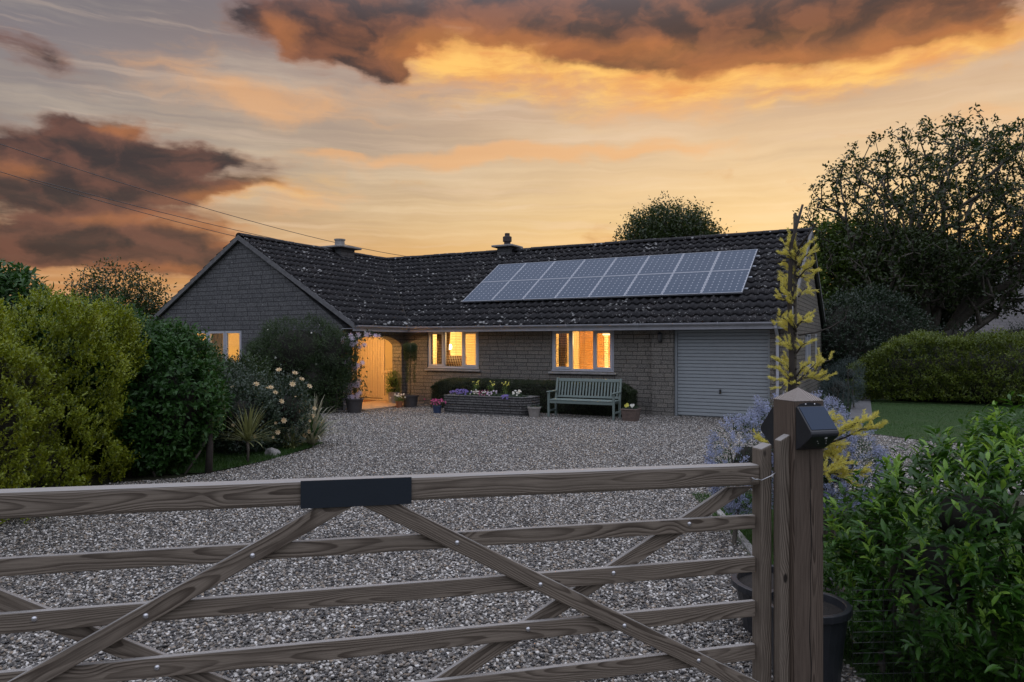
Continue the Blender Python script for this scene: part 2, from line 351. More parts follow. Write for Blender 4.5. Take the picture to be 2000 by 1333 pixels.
def leafmat(name, c1, c2, rough=0.45, tr=0.25, spec=0.5, c3=None):
    def f(t):
        r = isl(t); n = t.noise(oc(t), 1.3, 3, 0.6)
        k = t.m('ADD', t.m('MULTIPLY', r, 0.6), t.m('MULTIPLY', t.ss(n, 0.3, 0.7), 0.4))
        c = t.mix(k, c1 + (1,), c2 + (1,))
        if c3: c = t.mix(t.m('GREATER_THAN', r, 0.93), c, c3 + (1,))
        p = pr(t, c, rough, spec=spec)
        tl = t.n('ShaderNodeBsdfTranslucent', {'Color': t.mix(0.5, c, (c2[0] * 1.6, c2[1] * 1.5, c2[2], 1))})
        return t.n('ShaderNodeMixShader', {0: tr, 1: p, 2: tl})
    return mat(name, f)
DARKCORE = plain('light_block_core', (0.018, 0.017, 0.012, 1), 0.9)  # dark fill for the added cores that block light inside shrubs and hedges
BARK = plain('bark', (0.10, 0.088, 0.072, 1), 0.9, var=0.4, sc_=9, bump=0.6)
BARKD = plain('dark_bark', (0.035, 0.028, 0.024, 1), 0.9, var=0.3, bump=0.5)
UPVC = plain('frame_plastic', (0.42, 0.43, 0.47, 1), 0.4, var=0.05)
GUTTER = plain('gutter_plastic', (0.40, 0.41, 0.45, 1), 0.4, var=0.12, sc_=4)
GREYD = plain('garage_paint', (0.27, 0.295, 0.31, 1), 0.45, var=0.05, sc_=5)
DARKM = plain('dark_metal', (0.012, 0.013, 0.016, 1), 0.35, var=0.2)
BLACKP = plain('black_plastic', (0.02, 0.022, 0.027, 1), 0.38, var=0.15)
STEEL = plain('zinc', (0.55, 0.55, 0.57, 1), 0.28, metal=0.9, var=0.1)
SLATEP = plain('slate_plate', (0.009, 0.015, 0.024, 1), 0.5, var=0.04)
COPING = plain('verge_mortar', (0.13, 0.13, 0.135, 1), 0.85, var=0.3, sc_=10, bump=0.4)
CONC = plain('concrete', (0.27, 0.26, 0.25, 1), 0.9, var=0.25, sc_=8, bump=0.4)
SAGE = plain('sage_paint', (0.145, 0.185, 0.17, 1), 0.5, var=0.1)
TERRA = plain('terracotta', (0.30, 0.12, 0.055, 1), 0.8, var=0.2)
POTD = plain('dark_pot', (0.05, 0.045, 0.045, 1), 0.6, var=0.2)
POTW = plain('pale_pot', (0.26, 0.24, 0.22, 1), 0.7, var=0.15)
POTB = plain('blue_pot', (0.03, 0.05, 0.11, 1), 0.35, var=0.2)
SOIL = plain('soil', (0.014, 0.011, 0.009, 1), 0.95, var=0.4, sc_=30, bump=0.8)
WARMW = plain('interior_paint', (0.74, 0.62, 0.40, 1), 0.8, var=0.05)
CREAM = plain('door_paint', (0.48, 0.39, 0.27, 1), 0.5, var=0.05)
ODOOR = plain('oak_door', (0.34, 0.16, 0.05, 1), 0.5, var=0.15)
BLIND = plain('blind_slat', (0.55, 0.38, 0.2, 1), 0.6, var=0.05)
CLOTH = plain('curtain_cloth', (0.6, 0.45, 0.26, 1), 0.9, var=0.1)
COPING = plain('verge_mortar', (0.13, 0.13, 0.135, 1), 0.85, var=0.3, sc_=10, bump=0.4)
def f_glass(t):
    g = t.n('ShaderNodeBsdfGlossy', {'Color': (1, 1, 1, 1), 'Roughness': 0.02}); tr = t.n('ShaderNodeBsdfTransparent', {'Color': (0.93, 0.95, 0.95, 1)})
    fa = t.n('ShaderNodeLayerWeight', {0: 0.5}).outputs['Facing']
    return t.n('ShaderNodeMixShader', {0: t.m('ADD', 0.035, t.m('MULTIPLY', t.m('POWER', fa, 5.0), 0.9)), 1: tr, 2: g})
GLASS = mat('window_glass', f_glass)
def emit(name, c, s): return mat(name, lambda t: t.n('ShaderNodeEmission', {'Color': c, 'Strength': s}))
LAMPE = emit('lamp_glow', (1, 0.62, 0.25, 1), 9.0)
def f_panel(t):
    v = oc(t); s_ = t.n('ShaderNodeSeparateXYZ', {0: v}); x, y = s_.outputs[0], s_.outputs[1]
    def fr(a, p, o=0.0): return t.m('ABSOLUTE', t.m('SUBTRACT', t.m('FRACT', t.m('DIVIDE', t.m('ADD', a, o), p)), 0.5))
    px_, py_ = 0.1565, 0.1565
    fx, fy = fr(x, px_), fr(y, py_)     # 0.5 at the cell border
    line = t.m('MAXIMUM', t.m('GREATER_THAN', fx, 0.487), t.m('GREATER_THAN', fy, 0.487))
    dia = t.m('GREATER_THAN', t.m('ADD', fx, fy), 0.88)
    bus = t.m('GREATER_THAN', fr(x, px_ / 3, px_ / 6), 0.475)
    c = t.mix(t.noise(v, 3, 2), (0.030, 0.052, 0.088, 1), (0.042, 0.066, 0.106, 1))
    c = t.mix(t.m('MULTIPLY', bus, 0.22), c, (0.35, 0.37, 0.42, 1))
    c = t.mix(t.m('MULTIPLY', line, 0.22), c, (0.4, 0.42, 0.48, 1))
    c = t.mix(dia, c, (0.5, 0.52, 0.58, 1))
    return pr(t, c, 0.35, spec=0.12)
PANEL = mat('photovoltaic_glass', f_panel)
ALU = plain('aluminium', (0.34, 0.36, 0.40, 1), 0.45, metal=0.5, var=0.05)
def f_grass(t):
    v = oc(t); n = t.noise(v, 60, 5, 0.7); n2 = t.noise(v, 1.2, 4, 0.6)
    c = t.mix(t.ss(n, 0.3, 0.7), (0.018, 0.04, 0.012, 1), (0.06, 0.115, 0.032, 1))
    c = t.mix(t.m('MULTIPLY', t.ss(n2, 0.45, 0.75), 0.4), c, (0.08, 0.09, 0.04, 1))
    return pr(t, c, 0.85, n, 1.0, 0.03, spec=0.2)
GRASS = mat('lawn_turf', f_grass)
def f_earth(t):
    v = oc(t); n = t.noise(v, 18, 6, 0.7); n2 = t.noise(v, 0.15, 4, 0.6)
    c = t.mix(t.ss(n, 0.3, 0.7), (0.018, 0.018, 0.012, 1), (0.05, 0.052, 0.03, 1))
    c = t.mix(t.ss(n2, 0.4, 0.7), c, (0.03, 0.05, 0.018, 1))
    return pr(t, c, 0.95, n, 0.8, 0.03, spec=0.2)
EARTH = mat('earth', f_earth)

# ------------------------------------------------------------------ ground, drive, lawns
def sheet(name, pts, z, m, kind='structure', **kw):
    me = bpy.data.meshes.new(name); me.from_pydata([(x, y, z) for x, y in pts], [], [tuple(range(len(pts)))])
    o = link(name, me, m); return tag(o, kind=kind, **kw)
sheet('ground', [(-900, -300), (900, -300), (900, 1200), (-900, 1200)], 0.0, EARTH)
DRIVE = [(-5.2, 0.3), (-5.05, 9.0), (-4.35, 9.35), (-3.95, 9.9), (-3.65, 10.8), (-3.35, 12.0), (-3.7, 14.2), (-4.3, 16.5), (-4.9, 18.3), (-7, 22), (-2, 24), (9, 19.5),
         (8.1, 17.6), (6.9, 14.1), (7.4, 12.9), (9.5, 11.4), (13, 9.6), (13, 7.6), (5.2, 8.4), (2.4, 8.6), (2.12, 7.6), (2.0, 6.2), (1.86, 5.0), (1.8, 0.3)]
sheet('gravel_drive', DRIVE, 0.004, GRAVEL)
sheet('lawn', [(7.0, 14.1), (7.5, 13.0), (9.6, 11.5), (13, 9.7), (30, 3.0), (36, 12), (22, 17.5), (9.2, 24.0)], 0.008, GRASS)
MB().box(-0.25, 0.25, 0, 8.2, 0, 0.045).build('garden_path', COPING, bevel=0.01)
gp_ = bpy.data.objects['garden_path']; gp_.location = (8.05, 16.6, 0); gp_.rotation_euler = (0, 0, -R(26)); tag(gp_, kind='structure')
# kerb edging of the right bed
kb = MB()
kp = [(2.14, 7.6), (2.02, 6.2), (1.88, 5.0), (1.86, 4.6)]
for (a, b) in zip(kp[:-1], kp[1:]):
    a = Vector((*a, 0)); b = Vector((*b, 0)); L_ = (b - a).length; d = (b - a) / L_; nrm = Vector((-d.y, d.x, 0)) * 0.03
    k = int(L_ / 0.45)
    for i in range(k):
        p = a + d * (L_ * i / k + 0.004); q = a + d * (L_ * (i + 1) / k - 0.004); h = 0.05 + random.uniform(-.006, .006)
        kb.hexa([p - nrm, q - nrm, q + nrm, p + nrm] + [x + Vector((0, 0, h)) for x in (p - nrm, q - nrm, q + nrm, p + nrm)])
tag(kb.build('kerb_edging', CONC, bevel=0.006), 'low concrete kerb between the gravel and the grassy bed behind the gate post', 'kerb')
sheet('grass_verge', [(2.1, 8.4), (2.06, 7.5), (1.96, 6.2), (1.84, 4.9), (1.8, 3.4), (4.6, 2.2), (5.4, 8.2)], 0.008, GRASS)

# ------------------------------------------------------------------ pebbles near the gate (instanced stones)
def pebbles():
    reg = [(x, max(y, 2.6)) for x, y in DRIVE]
    me = bpy.data.meshes.new('gravel_stones'); me.from_pydata([(x, y, 0.007) for x, y in reg], [], [tuple(range(len(reg)))])
    o = link('gravel_stones', me, PEBBLE)
    ng = bpy.data.node_groups.new('scatter', 'GeometryNodeTree')
    ng.interface.new_socket('Geometry', in_out='INPUT', socket_type='NodeSocketGeometry'); ng.interface.new_socket('Geometry', in_out='OUTPUT', socket_type='NodeSocketGeometry')
    t = NT(ng); gi = t.N.new('NodeGroupInput'); go = t.N.new('NodeGroupOutput')
    di = t.n('GeometryNodeDistributePointsOnFaces', {'Mesh': gi.outputs[0], 'Density': t.ss(t.n('ShaderNodeSeparateXYZ', {0: t.n('GeometryNodeInputPosition').outputs[0]}).outputs[1], 21.0, 7.0, 900.0, 4100.0), 'Seed': 3})
    pos = t.n('GeometryNodeInputPosition').outputs[0]
    g2i = t.N.new('GeometryNodeGeometryToInstance')
    for k, sc3 in enumerate(((1, .8, .55), (1.1, .7, .5), (.9, .85, .6), (1.2, .75, .45), (.85, .7, .65))):
        ic = t.n('GeometryNodeMeshIcoSphere', {'Radius': 0.0105, 'Subdivisions': 2})
        nz = t.n('ShaderNodeTexNoise', {'Vector': t.n('ShaderNodeVectorMath', {0: pos, 1: (k * 3.1, k, 0)}, operation='ADD').outputs[0], 'Scale': 70.0, 'Detail': 1.0})
        off = t.n('ShaderNodeVectorMath', {0: t.n('ShaderNodeVectorMath', {0: nz.outputs['Color'], 1: (.5, .5, .5)}, operation='SUBTRACT').outputs[0], 'Scale': 0.014}, operation='SCALE')
        sp_ = t.n('GeometryNodeSetPosition', {'Geometry': ic.outputs[0], 'Offset': off.outputs[0]})
        tr = t.n('GeometryNodeTransform', {'Geometry': sp_.outputs[0], 'Scale': sc3})
        sm = t.n('GeometryNodeSetShadeSmooth', {'Geometry': tr.outputs[0]})
        t.L.new(sm.outputs[0], g2i.inputs[0])
    rot = t.n('FunctionNodeRandomValue', {0: (-.5, -.5, 0), 1: (.5, .5, 6.28)}, data_type='FLOAT_VECTOR')
    scl = t.n('FunctionNodeRandomValue', {2: 0.55, 3: 1.35}, data_type='FLOAT')
    ip = t.n('GeometryNodeInstanceOnPoints', {'Points': di.outputs[0], 'Instance': g2i.outputs[0], 'Pick Instance': True, 'Rotation': rot.outputs[0], 'Scale': scl.outputs[1]})
    zo = t.n('FunctionNodeRandomValue', {0: (0, 0, -0.004), 1: (0, 0, 0.008)}, data_type='FLOAT_VECTOR')
    ti = t.n('GeometryNodeTranslateInstances', {'Instances': ip.outputs[0], 'Translation': zo.outputs[0]})
    mt = t.n('GeometryNodeSetMaterial', {'Geometry': ti.outputs[0], 'Material': PEBBLE})
    t.L.new(mt.outputs[0], go.inputs[0])
    md = o.modifiers.new('scatter', 'NODES'); md.node_group = ng
    tag(o, 'loose grey and brown pebbles covering the drive behind the gate', 'gravel', kind='stuff')
pebbles()

# ------------------------------------------------------------------ bungalow
TH = 0.492
H = empty('bungalow', (4.019, 17.488, 0), -TH, 'single storey stone bungalow with dark tiled roof, solar panels and lit windows', 'house')
D, ZR, ZE, E, TJ, AR, G, TC = 4.009, 4.861, 2.266, 0.414, -12.007, 4.278, 2.70, 2.55
def wall_y(mb, x0, x1, y0, y1, z0, z1, ops):   # wall with its length along x; ops = (xa, xb, za, zb)
    xs = sorted({x0, x1, *[o[0] for o in ops], *[o[1] for o in ops]})
    for a, b in zip(xs[:-1], xs[1:]):
        cut = sorted([(o[2], o[3]) for o in ops if o[0] <= a + 1e-6 and o[1] >= b - 1e-6]); z = z0
        for (c, d) in cut:
            if c > z + 1e-6: mb.box(a, b, y0, y1, z, c)
            z = d
        if z1 > z + 1e-6: mb.box(a, b, y0, y1, z, z1)
def wall_x(mb, x0, x1, y0, y1, z0, z1, ops):
    ys = sorted({y0, y1, *[o[0] for o in ops], *[o[1] for o in ops]})
    for a, b in zip(ys[:-1], ys[1:]):
        cut = sorted([(o[2], o[3]) for o in ops if o[0] <= a + 1e-6 and o[1] >= b - 1e-6]); z = z0
        for (c, d) in cut:
            if c > z + 1e-6: mb.box(x0, x1, a, b, z, c)
            z = d
        if z1 > z + 1e-6: mb.box(x0, x1, a, b, z, z1)
ZW = 2.16
W1, W2 = (-7.352, -5.617), (-3.374, -1.626)
mb = MB()
wall_y(mb, -8.16, -0.60, 0.0, 0.28, 0, ZW, [(W1[0], W1[1], 1.06, 2.15), (W2[0], W2[1], 1.05, 2.14)])
mb.build('wall', STONE, H)
mb = MB()
mb.box(-0.60, -0.06, -0.13, 0.28, 0, ZW); mb.box(2.16, 2.55, -0.13, 0.28, 0, ZW)
mb.box(-0.06, 2.16, 0.08, 0.28, 2.09, ZW)
mb.build('pier', STONE, H)
# garage side wall with gable triangle
mb = MB()
wall_x(mb, 2.27, 2.55, 0.281, 8.0, 0, ZW, [(3.3, 4.75, 1.12, 2.06), (5.9, 6.6, 1.22, 2.06)])
mb.add([(2.27, -0.13, ZW), (2.27, 8.02, ZW), (2.27, D, ZR - .10), (2.55, -0.13, ZW), (2.55, 8.02, ZW), (2.55, D, ZR - .10)],
       [(0, 1, 2), (3, 5, 4), (0, 3, 4, 1), (1, 4, 5, 2), (2, 5, 3, 0)])
mb.build('side_wall', STONE, H)
# back and left walls
mb = MB(); mb.box(-15.9, 2.26, 7.74, 8.0, 0, ZW); mb.box(-16.15, -15.87, -2.42, 8.0, 0, ZW); mb.build('rear_wall', STONE, H)
# wing gable
mb = MB()
GW = (-14.213, -11.963, 1.12, 2.18)
wall_y(mb, -16.15, -8.44, -2.70, -2.43, 0, ZW, [GW])
wall_y(mb, -8.44, -8.16, -2.70, -2.43, 0, ZW, [])
mb.add([(-16.2, -2.70, ZW), (-8.16, -2.70, ZW), (-8.16, -2.70, 2.2), (TJ, -2.70, ZR - .07), (-16.2, -2.70, 2.2), (-16.2, -2.43, ZW), (-8.16, -2.43, ZW), (-8.16, -2.43, 2.2), (TJ, -2.43, ZR - .07), (-16.2, -2.43, 2.2)],
       [(0, 1, 2, 3, 4), (9, 8, 7, 6, 5), (0, 5, 6, 1), (1, 6, 7, 2), (2, 7, 8, 3), (3, 8, 9, 4), (4, 9, 5, 0)])
mb.build('gable_wall', GSTONE, H)
# wing side wall with arch
def arch_z(y):
    ym = (ARC[0] + ARC[1]) / 2; hw = (ARC[1] - ARC[0]) / 2; k = min(1, abs(y - ym) / hw)
    return 1.66 + 0.33 * math.sqrt(max(0, 1 - k * k)) if k < 1 else 1.66
ARC = (-2.36, -0.17)
mb = MB(); XO, XI = -8.16, -8.50
mb.box(XI, XO, -2.429, ARC[0], 0, ZW); mb.box(XI, XO, ARC[1], -0.001, 0, ZW)
ys = [ARC[0] + (ARC[1] - ARC[0]) * (0.5 - 0.5 * math.cos(math.pi * i / 24)) for i in range(25)]
for a, b in zip(ys[:-1], ys[1:]):
    za, zb = arch_z(a), arch_z(b)
    mb.hexa([(XI, a, za), (XO, a, za), (XO, b, zb), (XI, b, zb), (XI, a, ZW), (XO, a, ZW), (XO, b, ZW), (XI, b, ZW)])
mb.build('arch_wall', STONE, H)
# porch interior
mb = MB(); mb.box(-10.30, -10.10, -2.429, -0.01, 0, ZW); mb.box(-10.09, -8.51, -2.42, -2.30, 0, ZW)
mb.build('porch_wall', plain('porch_render', (0.55, 0.42, 0.26, 1), 0.85), H)
mb = MB(); wall_y(mb, -10.3, -8.17, 0.02, 0.25, 0, ZW, [(-9.98, -8.5, 0.08, 2.1)]); mb.build('porch_back_wall', STONE, H)
MB().box(-10.09, -8.17, -2.42, 0.0, 2.155, 2.18).build('porch_ceiling', WARMW, H)
MB().box(-10.09, -7.48, -2.62, 0.0, -0.02, 0.055).build('porch_step', plain('step_slab', (0.34, 0.24, 0.16, 1), 0.8, var=0.2), H, bevel=0.008)
mb = MB(); mb.box(-9.95, -9.1, -0.75, -0.2, 0.056, 0.068); mb.build('door_mat', plain('mat_fibre', (0.16, 0.07, 0.03, 1), 1.0, var=0.3, sc_=60, bump=1), H)
# front door
mb = MB(); mb.box(-9.98, -9.90, 0.0, 0.09, 0.081, 2.09); mb.box(-9.0, -8.93, 0.0, 0.09, 0.081, 2.09); mb.box(-8.58, -8.5, 0.0, 0.09, 0.081, 2.09)
mb.box(-9.90, -9.0, 0.0, 0.09, 2.03, 2.09); mb.box(-8.93, -8.58, 0.0, 0.09, 2.03, 2.09); mb.box(-8.93, -8.58, 0.0, 0.09, 0.081, 0.2); mb.box(-8.93, -8.58, 0.0, 0.09, 0.88, 0.96)
mb.box(-9.98, -8.5, -0.05, -0.001, 0.056, 0.1)
dfr = mb.build('door_frame', CREAM, H, bevel=0.006)
mb = MB()
for i in range(9):
    a = -9.895 + i * 0.0987; mb.box(a + .004, a + .0947, 0.02, 0.07, 0.12, 2.025)
fd = mb.build('front_door', CREAM, H, bevel=0.004)
mb = MB(); mb.box(-9.86, -9.825, 0.005, 0.02, 0.98, 1.2); mb.tube([(-9.843, 0.0, 1.1), (-9.843, -0.04, 1.1), (-9.74, -0.04, 1.1)], 0.009); mb.build('handle', DARKM, fd, smooth=True)
mb = MB(); mb.box(-8.925, -8.585, 0.03, 0.04, 0.96, 2.03); mb.box(-8.925, -8.585, 0.03, 0.04, 0.2, 0.88)
mb.build('sidelight_glass', mat('obscure_glass', lambda t: t.n('ShaderNodeMixShader', {0: 0.5, 1: pr(t, (0.7, 0.6, 0.38, 1), 0.3), 2: t.n('ShaderNodeBsdfTranslucent', {'Color': (0.9, 0.75, 0.45, 1)})})), dfr)
mb = MB(); mb.box(-8.79, -8.72, 0.02, 0.028, 0.90, 0.94); mb.build('letter_plate', STEEL, dfr)
mb = MB(); mb.box(-8.156, -8.14, -0.145 + .03, 0.0 - .02, 1.42, 1.54); hp = mb.build('name_plaque', DARKM, H); hp.location = (0, 0, 0)
# lamps as real light
def lamp(name, x, y, z, e, c=(1, 0.57, 0.21), r=0.06, parent=None):
    l = bpy.data.lights.new(name, 'POINT'); l.energy = e; l.color = c; l.shadow_soft_size = r
    o = bpy.data.objects.new(name, l); col.objects.link(o); o.parent = parent; o.location = (x, y, z); return o
pl = MB().lathe([(0.001, 2.03), (0.09, 2.04), (0.12, 2.08), (0.12, 2.154)], -9.3, -1.5).build('porch_lamp', LAMPE, H, smooth=True)
lamp('porch_light', -8.9, -1.55, 1.95, 88, parent=H)

def window_y(x0, x1, z0, z1, y, lights, sill=True, proud=0.0):
    """window lying in a wall along x, lights = inner division list (xa, xb, casement?)"""
    mb = MB(); f = 0.055; ya, yb = y + 0.03, y + 0.10
    mb.box(x0, x1, ya, yb, z0, z0 + f); mb.box(x0, x1, ya, yb, z1 - f, z1)
    mb.box(x0, x0 + f, ya, yb, z0 + f, z1 - f); mb.box(x1 - f, x1, ya, yb, z0 + f, z1 - f)
    for (a, b, c), nx in zip(lights[:-1], lights[1:]): mb.box(b, nx[0], ya, yb, z0 + f, z1 - f)
    fr = mb.build('window', UPVC, H, bevel=0.004)
    for (a, b, c) in lights:
        za, zb = z0 + f, z1 - f
        if c:
            s = MB(); g = 0.055; ys_, ye = y + 0.012, y + 0.075
            s.box(a - .012, b + .012, ys_, ye, za - .01, za + g); s.box(a - .012, b + .012, ys_, ye, zb - g, zb + .01)
            s.box(a - .012, a + g, ys_, ye, za + g, zb - g); s.box(b - g, b + .012, ys_, ye, za + g, zb - g)
            s.build('casement', UPVC, fr, bevel=0.004); a += g; b -= g; za += g; zb -= g
        MB().box(a, b, y + 0.052, y + 0.058, za, zb).build('pane', GLASS, fr)
    if sill:
        s = MB(); s.prism([(y - 0.06, z0 - 0.075), (y - 0.06, z0 - 0.035), (y + 0.1, z0 - 0.004), (y + 0.1, z0 - 0.075)], 'x', x0 - 0.07, x1 + 0.07)
        s.build('sill', CONC, fr, bevel=0.005)
        s = MB(); s.prism([(y - 0.01, z0 - .002), (y - 0.01, z0 + .02), (y + 0.03, z0 + .03), (y + 0.03, z0 - .002)], 'x', x0 + .005, x1 - .005); s.build('sill_nosing', UPVC, fr)
    return fr
def thirds(x0, x1, m=.05):
    w_ = (x1 - x0); a, b = x0 + .055, x1 - .055; d = (b - a)
    return [(a, a + d * .30, True), (a + d * .30 + m, a + d * .68, False), (a + d * .68 + m, b, True)]
window_y(W1[0], W1[1], 1.06, 2.15, 0.0, thirds(*W1)); window_y(W2[0], W2[1], 1.05, 2.14, 0.0, thirds(*W2))
window_y(GW[0], GW[1], GW[2], GW[3], -2.70, [(-14.15, -13.43, True), (-13.38, -12.70, True), (-12.65, -12.02, True)])
# rooms behind the glass
def room(x0, x1, y0, y1, zt=2.3, open_y0=True):
    mb = MB(); mb.box(x0, x1, y1, y1 + .05, 0.3, zt); mb.box(x0 - .05, x0, y0, y1 + .05, 0.3, zt); mb.box(x1, x1 + .05, y0, y1 + .05, 0.3, zt)
    mb.box(x0, x1, y0, y1, 0.25, 0.3)
    mb.build('interior_wall', WARMW, H)
    MB().box(x0, x1, y0, y1, zt, zt + .04).build('interior_ceiling', WARMW, H)
room(-7.75, -4.9, 0.30, 3.3); room(-4.8, -0.75, 0.30, 3.6); room(-15.6, -10.4, -2.41, 1.2)
lamp('room_light', -6.3, 1.6, 1.95, 125, (1, .66, .29), parent=H); lamp('pendant_light', -2.55, 2.1, 1.88, 230, (1, .66, .29), parent=H); lamp('wing_light', -12.6, -0.6, 2.0, 130, (1, .66, .30), parent=H)
MB().lathe([(0.001, 2.0), (0.13, 2.0), (0.13, 2.10), (0.001, 2.10)], -2.52, 1.9).build('pendant_shade', emit('shade_glow', (1, .7, .3, 1), 3.0), H, smooth=False)
def blind(x0, x1, z0, z1, y, pitch=0.046, tilt=0.35):
    mb = MB(); z = z0
    while z < z1:
        dz = 0.022 * math.sin(tilt); dy = 0.022 * math.cos(tilt)
        mb.hexa([(x0, y - dy, z - dz), (x1, y - dy, z - dz), (x1, y + dy, z + dz), (x0, y + dy, z + dz), (x0, y - dy, z - dz + .002), (x1, y - dy, z - dz + .002), (x1, y + dy, z + dz + .002), (x0, y + dy, z + dz + .002)]); z += pitch
    for x in (x0 + .15, (x0 + x1) / 2, x1 - .15): mb.box(x - .003, x + .003, y - .024, y - .02, z0, z1)
    mb.build('venetian_blind', BLIND, H)
blind(W1[0] + .02, W1[1] - .02, 1.1, 2.14, 0.2, tilt=0.22); blind(W2[0] + .02, W2[1] - .02, 1.1, 2.13, 0.2, tilt=0.22)
def curtain(x0, x1, z0, z1, y, m=CLOTH, amp=.03, waves=4, slant=0.0):
    vs = []; fs = []; n = 40
    for i in range(n + 1):
        u_ = i / n; yy = y + amp * math.sin(u_ * waves * 2 * math.pi); xb = x0 + (x1 - x0) * u_
        vs += [(xb + slant * u_, yy, z0), (xb, yy, z1), (xb + slant * u_, yy + .006, z0), (xb, yy + .006, z1)]
        if i: a = 4 * (i - 1); b = 4 * i; fs += [(a, b, b + 1, a + 1), (a + 2, a + 3, b + 3, b + 2)]
    MB().add(vs, fs).build('curtain', m, H, fix=False)
CDK = plain('patterned_curtain', (0.20, 0.12, 0.055, 1), 0.9, var=0.5, sc_=30)
curtain(W1[0] + .09, W1[0] + .58, 1.08, 2.2, 0.34, CDK, waves=3, slant=-.1); curtain(W2[0] + .06, W2[0] + .30, 1.08, 2.2, 0.34, CDK, waves=2, slant=-.02)
curtain(-14.1, -13.3, 1.1, 2.25, -2.2, waves=5); curtain(-12.3, -11.8, 1.1, 2.25, -2.2, waves=3)
# interior details: doors, picture
MB().box(-4.05, -3.25, 3.54, 3.59, 0.3, 2.15).build('interior_door', ODOOR, H)
mb = MB(); mb.box(-4.74, -4.50, 3.55, 3.59, 1.15, 1.95); mb.build('picture_frame', DARKM, H); MB().box(-4.71, -4.53, 3.54, 3.549, 1.2, 1.9).build('picture', plain('picture_print', (.3, .25, .15, 1), .5, var=.4), H)
MB().box(-3.05, -2.75, 3.4, 3.59, 0.3, 2.1).build('wardrobe', ODOOR, H)
MB().box(-13.0, -12.35, 1.14, 1.19, 1.45, 2.0).build('picture', plain('picture_print2', (.22, .2, .1, 1), .5, var=.4), H)
def local_thing(name, lx, ly, lz, label, cat, rz=0.0, group=None):
    v = Matrix.Rotation(-TH, 3, 'Z') @ Vector((lx, ly, 0)) + Vector((4.019, 17.488, lz))
    return empty(name, v, -TH + rz, label, cat, group)
# table lamp and striped armchair inside the left lit window
tl = local_thing('table_lamp', -7.14, 0.85, 1.13, 'glowing table lamp seen through the lit window left of the planter', 'lamp')
MB().lathe([(0.07, 0), (0.07, .02), (0.02, .04), (0.045, .2), (0.02, .38), (0.012, .46)]).build('lamp_base', TERRA, tl, smooth=True)
bpy.data.objects.new
MB().lathe([(0.001, .46), (0.05, .47), (0.068, .54), (0.05, .61), (0.001, .62)]).build('bulb', emit('bulb_glow', (1, .78, .42, 1), 22), tl, smooth=True)
lamp('table_lamp_light', -7.10, 0.98, 1.74, 16, (1, .66, .28), parent=H)
tb = local_thing('side_table', -7.14, 0.90, 0.53, 'dark wooden table under the glowing lamp behind the left lit window', 'table')
mb = MB(); mb.box(-.3, .3, -.25, .25, .565, .598); mb.build('table_top', ODOOR, tb)
for x in (-.27, .24):
    for y in (-.22, .19): MB().box(x, x + .03, y, y + .03, 0, .564).build('leg', ODOOR, tb)
def f_stripe(t):
    v = oc(t); s_ = t.n('ShaderNodeSeparateXYZ', {0: v})
    k = t.m('GREATER_THAN', t.m('SINE', t.m('ADD', t.m('MULTIPLY', s_.outputs[0], 78), t.m('MULTIPLY', s_.outputs[2], 24))), 0.1)
    return pr(t, t.mix(k, (.7, .5, .26, 1), (.10, .03, .012, 1)), .9)
ac = local_thing('armchair', -6.78, 0.58, 0.34, 'striped armchair back seen low in the lit window left of the planter', 'chair')
mb = MB(); mb.box(-.42, .42, -.14, .02, .25, 1.08); mb.build('backrest', mat('stripe_cloth', f_stripe), ac, bevel=.06, seg=4)
MB().box(-.4, .4, .03, .6, .2, .5).build('seat', bpy.data.materials['stripe_cloth'], ac, bevel=.05)
for x in (-.38, .33):
    for y in (-.1, .5): MB().box(x, x + .05, y, y + .05, 0, .199 if y > 0 else .249).build('leg', ODOOR, ac)
# side windows of the garage wall
for (a, b, z0, z1) in ((3.3, 4.75, 1.12, 2.06), (5.9, 6.6, 1.22, 2.06)):
    mb = MB(); f = .06; X0, X1 = 2.47, 2.54
    mb.box(X0, X1, a, b, z0, z0 + f); mb.box(X0, X1, a, b, z1 - f, z1); mb.box(X0, X1, a, a + f, z0 + f, z1 - f); mb.box(X0, X1, b - f, b, z0 + f, z1 - f)
    m_ = (a + b) / 2; mb.box(X0, X1, m_ - .035, m_ + .035, z0 + f, z1 - f)
    fr = mb.build('window', UPVC, H, bevel=.004)
    MB().box(2.50, 2.506, a + f, m_ - .035, z0 + f, z1 - f).build('pane', GLASS, fr); MB().box(2.50, 2.506, m_ + .035, b - f, z0 + f, z1 - f).build('pane', GLASS, fr)
    MB().box(2.551, 2.61, a - .06, b + .06, z0 - .07, z0 - .01).build('sill', UPVC, fr, bevel=.004)
MB().box(2.2, 2.25, 3.0, 7.0, 0.9, 2.1).build('interior_wall', plain('dark_room', (.03, .03, .03, 1), .9), H)
